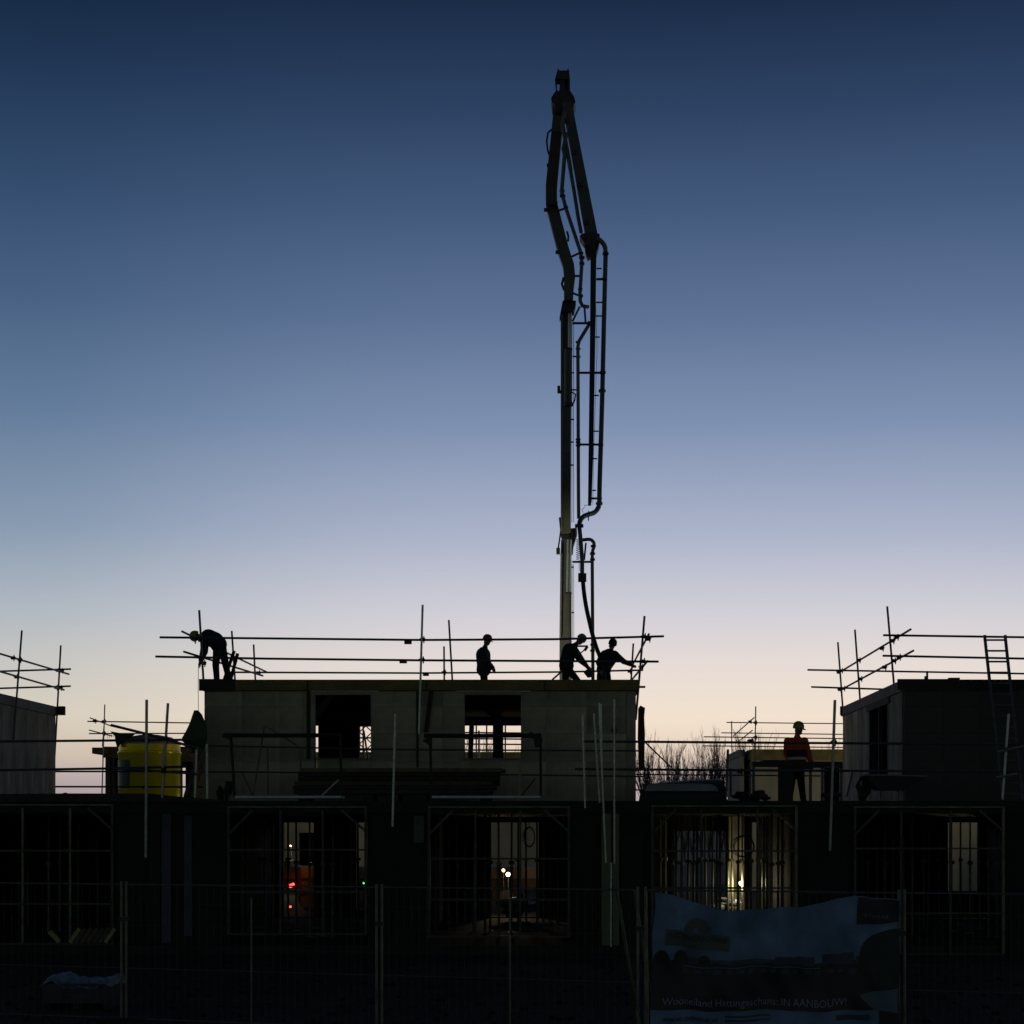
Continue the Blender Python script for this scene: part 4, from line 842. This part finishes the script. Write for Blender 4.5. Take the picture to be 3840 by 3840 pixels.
person('worker in dark navy bending low over the left roof corner, yellow green helmet', dict(
    pelvis=(826, 2425, Y1), waist=(808, 2400, Y1), chest=(782, 2391, Y1), neck=(762, 2392, Y1), head=(743, 2388, Y1),
    shl=(770, 2400, Y1-.17), ell=(768, 2444, Y1-.2), hal=(752, 2482, Y1-.12), shr=(772, 2398, Y1+.17), elr=(762, 2440, Y1+.2), har=(752, 2478, Y1+.08),
    hil=(815, 2438, Y1-.1), knl=(809, 2494, Y1-.12), anl=(813, 2548, Y1-.1), tol=(798, 2554, Y1-.1),
    hir=(834, 2436, Y1+.1), knr=(846, 2492, Y1+.1), anr=(858, 2547, Y1+.1), tor=(845, 2554, Y1+.1)), (-.75, 0, -.65), DNAVY, DBLACK, True, HATY, P(835, 2556, Y1))
Y2 = 47.0
person('worker standing upright in profile at the middle of the roof, hands clasped, ochre helmet', dict(
    pelvis=(1814, 2520, Y2), waist=(1814, 2494, Y2), chest=(1812, 2455, Y2), neck=(1820, 2424, Y2), head=(1825, 2406, Y2),
    shl=(1812, 2440, Y2-.18), ell=(1825, 2488, Y2-.22), hal=(1846, 2507, Y2-.05), shr=(1814, 2440, Y2+.18), elr=(1830, 2484, Y2+.22), har=(1850, 2506, Y2+.05),
    hil=(1814, 2532, Y2-.1), knl=(1818, 2582, Y2-.1), anl=(1814, 2628, Y2-.1), tol=(1830, 2632, Y2-.1),
    hir=(1814, 2532, Y2+.1), knr=(1820, 2582, Y2+.1), anr=(1816, 2628, Y2+.1), tor=(1832, 2632, Y2+.1)), (1, -.2, -.1), DNAVY, DNAVY, True, HATO, P(1816, 2634, Y2))
Y3 = 46.2
t3, v3 = person('worker stooping forward beside the boom with a tool in hand, pale grey helmet', dict(
    pelvis=(2124, 2505, Y3), waist=(2124, 2480, Y3), chest=(2136, 2440, Y3), neck=(2160, 2416, Y3), head=(2174, 2402, Y3),
    shl=(2148, 2432, Y3-.19), ell=(2172, 2474, Y3-.22), hal=(2203, 2500, Y3-.1), shr=(2152, 2430, Y3+.19), elr=(2178, 2468, Y3+.2), har=(2205, 2504, Y3+.1),
    hil=(2122, 2518, Y3-.1), knl=(2120, 2570, Y3-.1), anl=(2112, 2616, Y3-.1), tol=(2128, 2620, Y3-.1),
    hir=(2136, 2516, Y3+.1), knr=(2166, 2552, Y3+.1), anr=(2172, 2614, Y3+.1), tor=(2188, 2620, Y3+.1)), (.8, -.15, -.55), DBLACK, DBLACK, Vector((-.9, 0, .25)), HATG, P(2140, 2622, Y3))
pv = thing('poker_vibrator', 'dark hand tool with a box body held low by the stooping worker', 'tool', P(2205, 2525, Y3-.2))
obj('motor_box', MB().prism([(2188, 2520), (2205, 2506), (2222, 2524), (2217, 2538), (2204, 2540)], Y3-.25, .15), RUBBER, pv)
obj('handle', MB().tube([P(2200, 2498, Y3-.18), P(2206, 2510, Y3-.18)], .02, 6), RUBBER, pv)
obj('shaft', MB().tube([P(2215, 2532, Y3-.18), P(2230, 2556, Y3-.18), P(2234, 2590, Y3-.18)], .018, 6), RUBBER, pv)
mb = MB().tube([P(2164, 2423, Y3+.4), P(2205, 2423, Y3+.4)], .025, 6).tube([P(2203, 2424, Y3+.4), P(2192, 2440, Y3+.4)], .04, 6).tube([P(2176, 2450, Y3+.4), P(2200, 2430, Y3+.4)], .018, 6)
tag(obj('rail_bracket', mb, STEELD), 'angled bracket in front of the stooping worker on the roof', 'bracket')
Y4 = 46.8
person('worker in dark clothes and hood leaning to the right, reaching to the rail', dict(
    pelvis=(2262, 2520, Y4), waist=(2268, 2495, Y4), chest=(2284, 2460, Y4), neck=(2290, 2440, Y4), head=(2295, 2422, Y4-.04),
    shl=(2262, 2456, Y4-.1), ell=(2244, 2484, Y4-.2), hal=(2252, 2512, Y4-.25), shr=(2312, 2458, Y4+.05), elr=(2338, 2480, Y4), har=(2366, 2493, Y4),
    hil=(2252, 2532, Y4-.08), knl=(2248, 2580, Y4-.1), anl=(2246, 2624, Y4-.1), tol=(2250, 2629, Y4-.25),
    hir=(2276, 2532, Y4+.08), knr=(2284, 2580, Y4+.1), anr=(2284, 2624, Y4+.1), tor=(2296, 2629, Y4+.02)), (.3, -.8, -.45), DBLACK, DBLACK, None, HATD, P(2268, 2631, Y4))
Y5 = 39.3
t5, v5 = person('worker in orange and black jacket with yellow green helmet, standing on the deck', dict(
    pelvis=(2985, 2872, Y5), waist=(2984, 2843, Y5), chest=(2986, 2795, Y5), neck=(2990, 2760, Y5), head=(2993, 2738, Y5),
    shl=(2954, 2779, Y5), ell=(2950, 2826, Y5+.08), hal=(2966, 2864, Y5-.12), shr=(3017, 2779, Y5), elr=(3030, 2824, Y5+.03), har=(3043, 2864, Y5-.08),
    hil=(2971, 2884, Y5), knl=(2968, 2942, Y5), anl=(2960, 2996, Y5), tol=(2962, 3003, Y5+.15),
    hir=(2999, 2884, Y5), knr=(3005, 2942, Y5), anr=(3012, 2996, Y5), tor=(3020, 3003, Y5+.12)), (.9, .35, -.08), ORANGE, DBLACK, True, HATY, P(2986, 3006, Y5), 1.12)
wv = v5['waist']
def ring(name, z0, z1, m, ex):
    mb = MB(); vs = []; n = 22; 
    for z in (z0, z1):
        for k in range(n):
            a = 2*math.pi*k/n; vs.append((wv.x+.01+math.cos(a)*(.226+ex), wv.y+math.sin(a)*(.192+ex), z))
    mb.add(vs, [(k, (k+1) % n, n+(k+1) % n, n+k) for k in range(n)])
    return obj(name, mb, m, t5, True)
ring('jacket_panel', wv.z+.03, wv.z+.19, DBLACK, .002); ring('reflective_band', wv.z-.04, wv.z+.02, REFL, .006); ring('jacket_hem', wv.z-.2, wv.z-.045, DBLACK, .004)

# ================================================================== foreground: site fence, banner, pallet, boards
KF = .311
def yf(px): return 21.45/(1+KF*(px-PX)/F)
def fpt(px, z, off=0.):                                           # point on the fence line, off metres towards the camera
    Y = yf(px); p = Vector((X(px, Y), Y, z)); return p+Vector((-KF, -1, 0)).normalized()*off
WIRE = mat('fence wire', (.11, .125, .11), .5, .5, .2, 20)
FT = 1.985
PAN = [(-540, 455, 'leftmost fence panel, in front of the wrapped pallet'), (473, 1412, 'fence panel left of the picture middle, before the red lights'), (1432, 2392, 'fence panel under the middle of the picture, before the white lamp'),
       (2420, 3370, 'fence panel that carries the blue banner'), (3392, 4360, 'rightmost fence panel, beside the blue banner')]
for a, b, lab in PAN:
    t = thing('site_fence', 'thin wire mesh '+lab, 'fence', fpt((a+b)/2, 0), 'wire mesh site fence')
    for q in (a, b): obj('post', MB().tube([fpt(q, .06), fpt(q, FT+.04)], .017, 8), FRAMEL, t, True)
    q = (a+b)/2; obj('post', MB().tube([fpt(q, .12), fpt(q, FT-.16)], .012, 8), FRAMEL, t, True)
    for z in (FT, .12): obj('frame_rail', MB().tube([fpt(a, z), fpt(b, z)], .012, 6), GALVD, t, True)
    obj('frame_rail', MB().tube([fpt(a, .82), fpt(b, .82)], .006, 6), GALVD, t, True)
    mb = MB()
    for i in range(1, 34): mb.tube([fpt(a+(b-a)*i/34, .12, .012), fpt(a+(b-a)*i/34, FT, .012)], .0018, 3, cap=False)
    for z in (.42, 1.12, 1.42, 1.72): mb.tube([fpt(a, z, .016), fpt(b, z, .016)], .0018, 3, cap=False)
    o = obj('wire_mesh', mb, WIRE, t); o['kind'] = 'stuff'
    c = fpt(b+9, .06); obj('concrete_foot', MB().box(c.x-.35, c.x+.35, c.y-.11, c.y+.11, .004, .13), DARKC, t)
    c = fpt(b+9, 1.5); obj('fence_clip', MB().box(c.x-.06, c.x+.06, c.y-.03, c.y+.03, c.z-.03, c.z+.03), STEELD, t)
for q0, q1, lab in ((2308, 2336, 'slanting back stay tube of the fence left of the banner, left one'), (2376, 2396, 'slanting back stay tube of the fence left of the banner, right one'), (2418, 2438, 'slanting stay tube close to the left edge of the banner')):
    p = fpt(q0, 1.97, -.05); r_ = fpt(q1, 0.02, -.9 if q0 < 2400 else .12)
    tag(pole(None, p, r_, FRAMEL, .019, 'fence_stay'), lab, 'fence stay')

# printed banner on the fence: (u across 0..1, v in metres above ground, w in front)
BL, BR_ = 2458, 3376
def top_edge(u):
    pts = [(0, 1.96), (.1, 1.90), (.2, 1.81), (.3, 1.755), (.4, 1.745), (.5, 1.775), (.6, 1.815), (.68, 1.855), (.74, 1.915), (.85, 1.93), (1, 1.915)]
    for (a, y0), (b, y1) in zip(pts, pts[1:]):
        if a <= u <= b: return y0+(y1-y0)*(u-a)/(b-a)
    return 1.9
def bpos(u, v, w=0.):
    q = BL+(BR_-BL)*u-16*(1-v/1.96)*(1-u)+2.5*math.sin(v*8+u*5); v = v+.012*math.sin(u*17)+.007*math.sin(u*41+v*3)
    return fpt(q, v, .07+w+.022*math.sin(u*19+v*3)+.02*math.sin(v*6-u*11)+.012*math.sin(u*47+v*9))
SKYB = mat('banner printed blue sky', (.14, .25, .40), .5, 0, .4, 2.5); INKD = mat('banner dark print', (.022, .028, .034), .55, 0, .2, 3)
INKG = mat('banner dark green print', (.020, .032, .026), .55, 0, .3, 4); INKB = mat('banner building print', (.05, .075, .11), .55, 0, .3, 5)
INKW = mat('banner lettering', (.27, .31, .42), .5, 0, .1, 3); LOGO = mat('banner logo panel', (.10, .12, .11), .55, 0, .15, 3); INKT = mat('banner teal print', (.11, .20, .25), .5, 0, .2, 3)
bn = thing('banner', 'blue printed building site banner sagging along the fence at lower right', 'banner', fpt((BL+BR_)/2, .0))
def bpatch(name, fn, m, nu=36, nv=8, w=.0, u0=0., u1=1.):      # fn(u) -> (v0, v1)
    vs = []; fs = []
    for i in range(nu+1):
        u = u0+(u1-u0)*i/nu; a, b = fn(u)
        for j in range(nv+1): vs.append(bpos(u, a+(b-a)*j/nv, w))
    for i in range(nu):
        for j in range(nv): k = i*(nv+1)+j; fs.append((k, k+nv+1, k+nv+2, k+1))
    mb = MB().add(vs, fs); return obj(name, mb, m, bn, True)
bpatch('sheet', lambda u: (-.0+.02, top_edge(u)), SKYB, 120, 40, -.008)
def vz(py, u): return Z(py, yf(BL+(BR_-BL)*u))                    # height above ground on the banner for a picture row
bpatch('printed_ground', lambda u: (vz(3788, u), vz(3606, u)+.015*math.sin(u*9)), INKD, 120, 16, .004)
bpatch('printed_margin', lambda u: (vz(3900, u), vz(3789, u)), INKD, 6, 3, .004, .915, 1.)
SKYLINE = [(.0, .07, 3562, 'e'), (.085, .145, 3566, 'e'), (.145, .19, 3590, 'b'), (.185, .24, 3580, 'e'), (.24, .50, 3597, 'b'), (.50, .585, 3588, 'b'), (.585, .655, 3582, 'b'), (.685, .76, 3577, 'b'), (.76, .81, 3571, 'b'), (.82, .93, 3588, 'b')]
for a, b, h, k in SKYLINE:
    if k == 'b': bpatch('printed_building', lambda u, h=h: (vz(3615, u), vz(h, u)), INKB, 6, 3, .005, a, b)
    else: bpatch('printed_tree', lambda u, a=a, b=b, h=h: (vz(3615, u), vz(3610, u)+(vz(h, u)-vz(3610, u))*math.sqrt(max(.02, 1-((u-(a+b)/2)/((b-a)/2))**2))), INKG, 10, 3, .0055, a, b)
bpatch('printed_line', lambda u: (vz(3627, u), vz(3624, u)), INKT, 20, 1, .007, .12, .68)
for i in range(16): bpatch('printed_building', lambda u: (vz(3652-3*(i % 3), u), vz(3634, u)), INKB, 2, 2, .007+.0002*i, .12+i*.045, .12+i*.045+.022+.01*(i % 2))
bpatch('printed_tree', lambda u: (vz(3690-110*max(0, (1-u)/.17-.6), u), vz(3480, u)-(vz(3480, u)-vz(3600, u))*(1-math.sqrt(max(.0, 1-((1-u)/.17)**2)))), INKG, 14, 6, .009, .83, 1.)
bpatch('printed_corner', lambda u: (vz(3735+55*min(1, (u-.84)/.06), u), vz(3730-30*(u-.84)/.15, u)), INKT, 10, 3, .010, .845, .995)
bpatch('name_plate', lambda u: (vz(3472-16*(u-.83)/.16, u), top_edge(u)-.012), INKD, 10, 4, .006, .83, .995)
bpatch('logo_plate', lambda u: (vz(3548+62*(u-.052), u), vz(3487+76*(u-.052), u)), LOGO, 12, 4, .006, .052, .31)
for i in range(5):                                                # plain petal emblem over the plate
    a = R(18+36*i); u = .178+.030*math.cos(a); v = vz(3492, .178)+.115*math.sin(a)
    bpatch('printed_emblem', lambda uu, u=u, v=v: (v-.06*math.sqrt(max(.01, 1-((uu-u)/.02)**2)), v+.06*math.sqrt(max(.01, 1-((uu-u)/.02)**2))), LOGO, 8, 2, .0075+.0006*i, u-.0195, u+.0195)
def btext(txt, u0, u1, v0, h, m, w=.012, slope=0.):
    cu = bpy.data.curves.new('lettering', 'FONT'); cu.body = txt; cu.size = 1; cu.resolution_u = 3
    o = bpy.data.objects.new('lettering_cage', cu); COL.objects.link(o); bpy.context.view_layer.update()
    me = bpy.data.meshes.new_from_object(o.evaluated_get(bpy.context.evaluated_depsgraph_get())); bpy.data.objects.remove(o)
    xs = [v.co.x for v in me.vertices]; x0, x1 = min(xs), max(xs); mb = MB()
    vs = [bpos(u0+(u1-u0)*(v.co.x-x0)/(x1-x0), v0+v.co.y*h+slope*(v.co.x-x0)/(x1-x0), w) for v in me.vertices]
    mb.add(vs, [tuple(p.vertices) for p in me.polygons]); return obj('lettering', mb, m, bn)
btext('Wooneiland Hattingaschans: IN AANBOUW!', .05, .785, vz(3768, .05), .130, INKW, .014, vz(3771, .785)-vz(3768, .05))
btext('www.othene.nl', .05, .27, vz(3830, .05), .10, INKD, .010, vz(3828, .27)-vz(3830, .05))
btext('HATTINGASCHANS', .066, .30, vz(3518, .066), .085, INKD, .011, vz(3532, .30)-vz(3518, .066))
btext('O T H E N E', .857, .955, vz(3440, .857), .05, INKW, .011, 0)
for py in (3806, 3822): bpatch('printed_line', lambda u, py=py: (vz(py+8, u), vz(py, u)), INKB, 8, 1, .008, .30, .48)
bpatch('printed_line', lambda u: (vz(3826, u), vz(3806, u)), INKB, 8, 1, .008, .745, .875)

# pallet wrapped in plastic at the left, behind the fence
wp = thing('wrapped_pallet', 'dark pallet load with crumpled pale plastic on top at lower left', 'pallet', P(280, 3790, 25.6))
x0, x1 = X(155, 25.6), X(408, 25.6)
cbox('load', mat('wrapped dark load', (.035, .04, .042), .6, 0, .4, 4, .3), wp, x0+.02, x1-.02, 25.6, 26.5, .1, Z(3690, 25.6))
for i in range(3): cbox('bearer', DTIMB, wp, x0+.02+i*.46, x0+.12+i*.46, 25.6, 26.5, .004, .098)
mb = MB(); rg = random.Random(11); n, m_ = 22, 8; ht = []
for i in range(n+1):
    for j in range(m_+1):
        u, v = i/n, j/m_; z = Z(3692, 25.6)+rg.uniform(0, .05)+(.10*math.exp(-((u-.16)/.11)**2))+(.06*math.exp(-((u-.92)/.09)**2))
        if j == 0 or i in (0, n): z -= .08
        mb.v.append((x0-.03+(x1-x0+.06)*u, 25.57+.95*v, z))
for i in range(n):
    for j in range(m_): k = i*(m_+1)+j; mb.f.append((k, k+m_+1, k+m_+2, k+1))
obj('plastic_cover', mb, PLASTIC, wp, True)
tag(obj('timber_board', MB().beam(P(186, 3492, 36.5), P(224, 3533, 36.5), .1, .05), TIMBY), 'single short yellow board leaning in the left ground floor opening', 'board')
lp = thing('leaning_pallet', 'slatted yellow timber pallet leaning in the left ground floor opening', 'pallet', P(330, 3537, 36.4))
for i in range(7):
    a = 262+i*22; obj('slat', MB().beam(P(a, 3535, 36.4), P(a+36, 3482-(i % 3), 36.55), .085, .025), (TIMBY, TIMB, TIMB)[0 if i in (0, 6) else 1], lp)
obj('bearer', MB().beam(P(268, 3510, 36.6), P(412, 3508, 36.6), .08, .05), TIMB, lp)

# rough grass strip by the fence
mb = MB(); rg = random.Random(21)
for i in range(9000):
    Y = rg.uniform(20.5, 31); x = rg.uniform(X(-60, Y), X(3900, Y)); h = rg.uniform(.03, .13)*(1.6 if rg.random() < .1 else 1); a = rg.uniform(0, 3.14); w = .008
    mb.add([(x-w*math.cos(a), Y-w*math.sin(a), 0), (x+w*math.cos(a), Y+w*math.sin(a), 0), (x+rg.uniform(-.05, .05), Y+rg.uniform(-.05, .05), h)], [(0, 1, 2)])
tag(obj('grass', mb, GRASSM), kind='stuff')
mb = MB()
for i in range(500):
    Y = rg.uniform(22, 35); s = rg.uniform(.02, .07); mb.blob((rg.uniform(X(-60, Y), X(3900, Y)), Y, s*.3), s, s, s*.6, 300+i, 6, 4, .3)
tag(obj('soil_clods', mb, SOIL), kind='stuff')
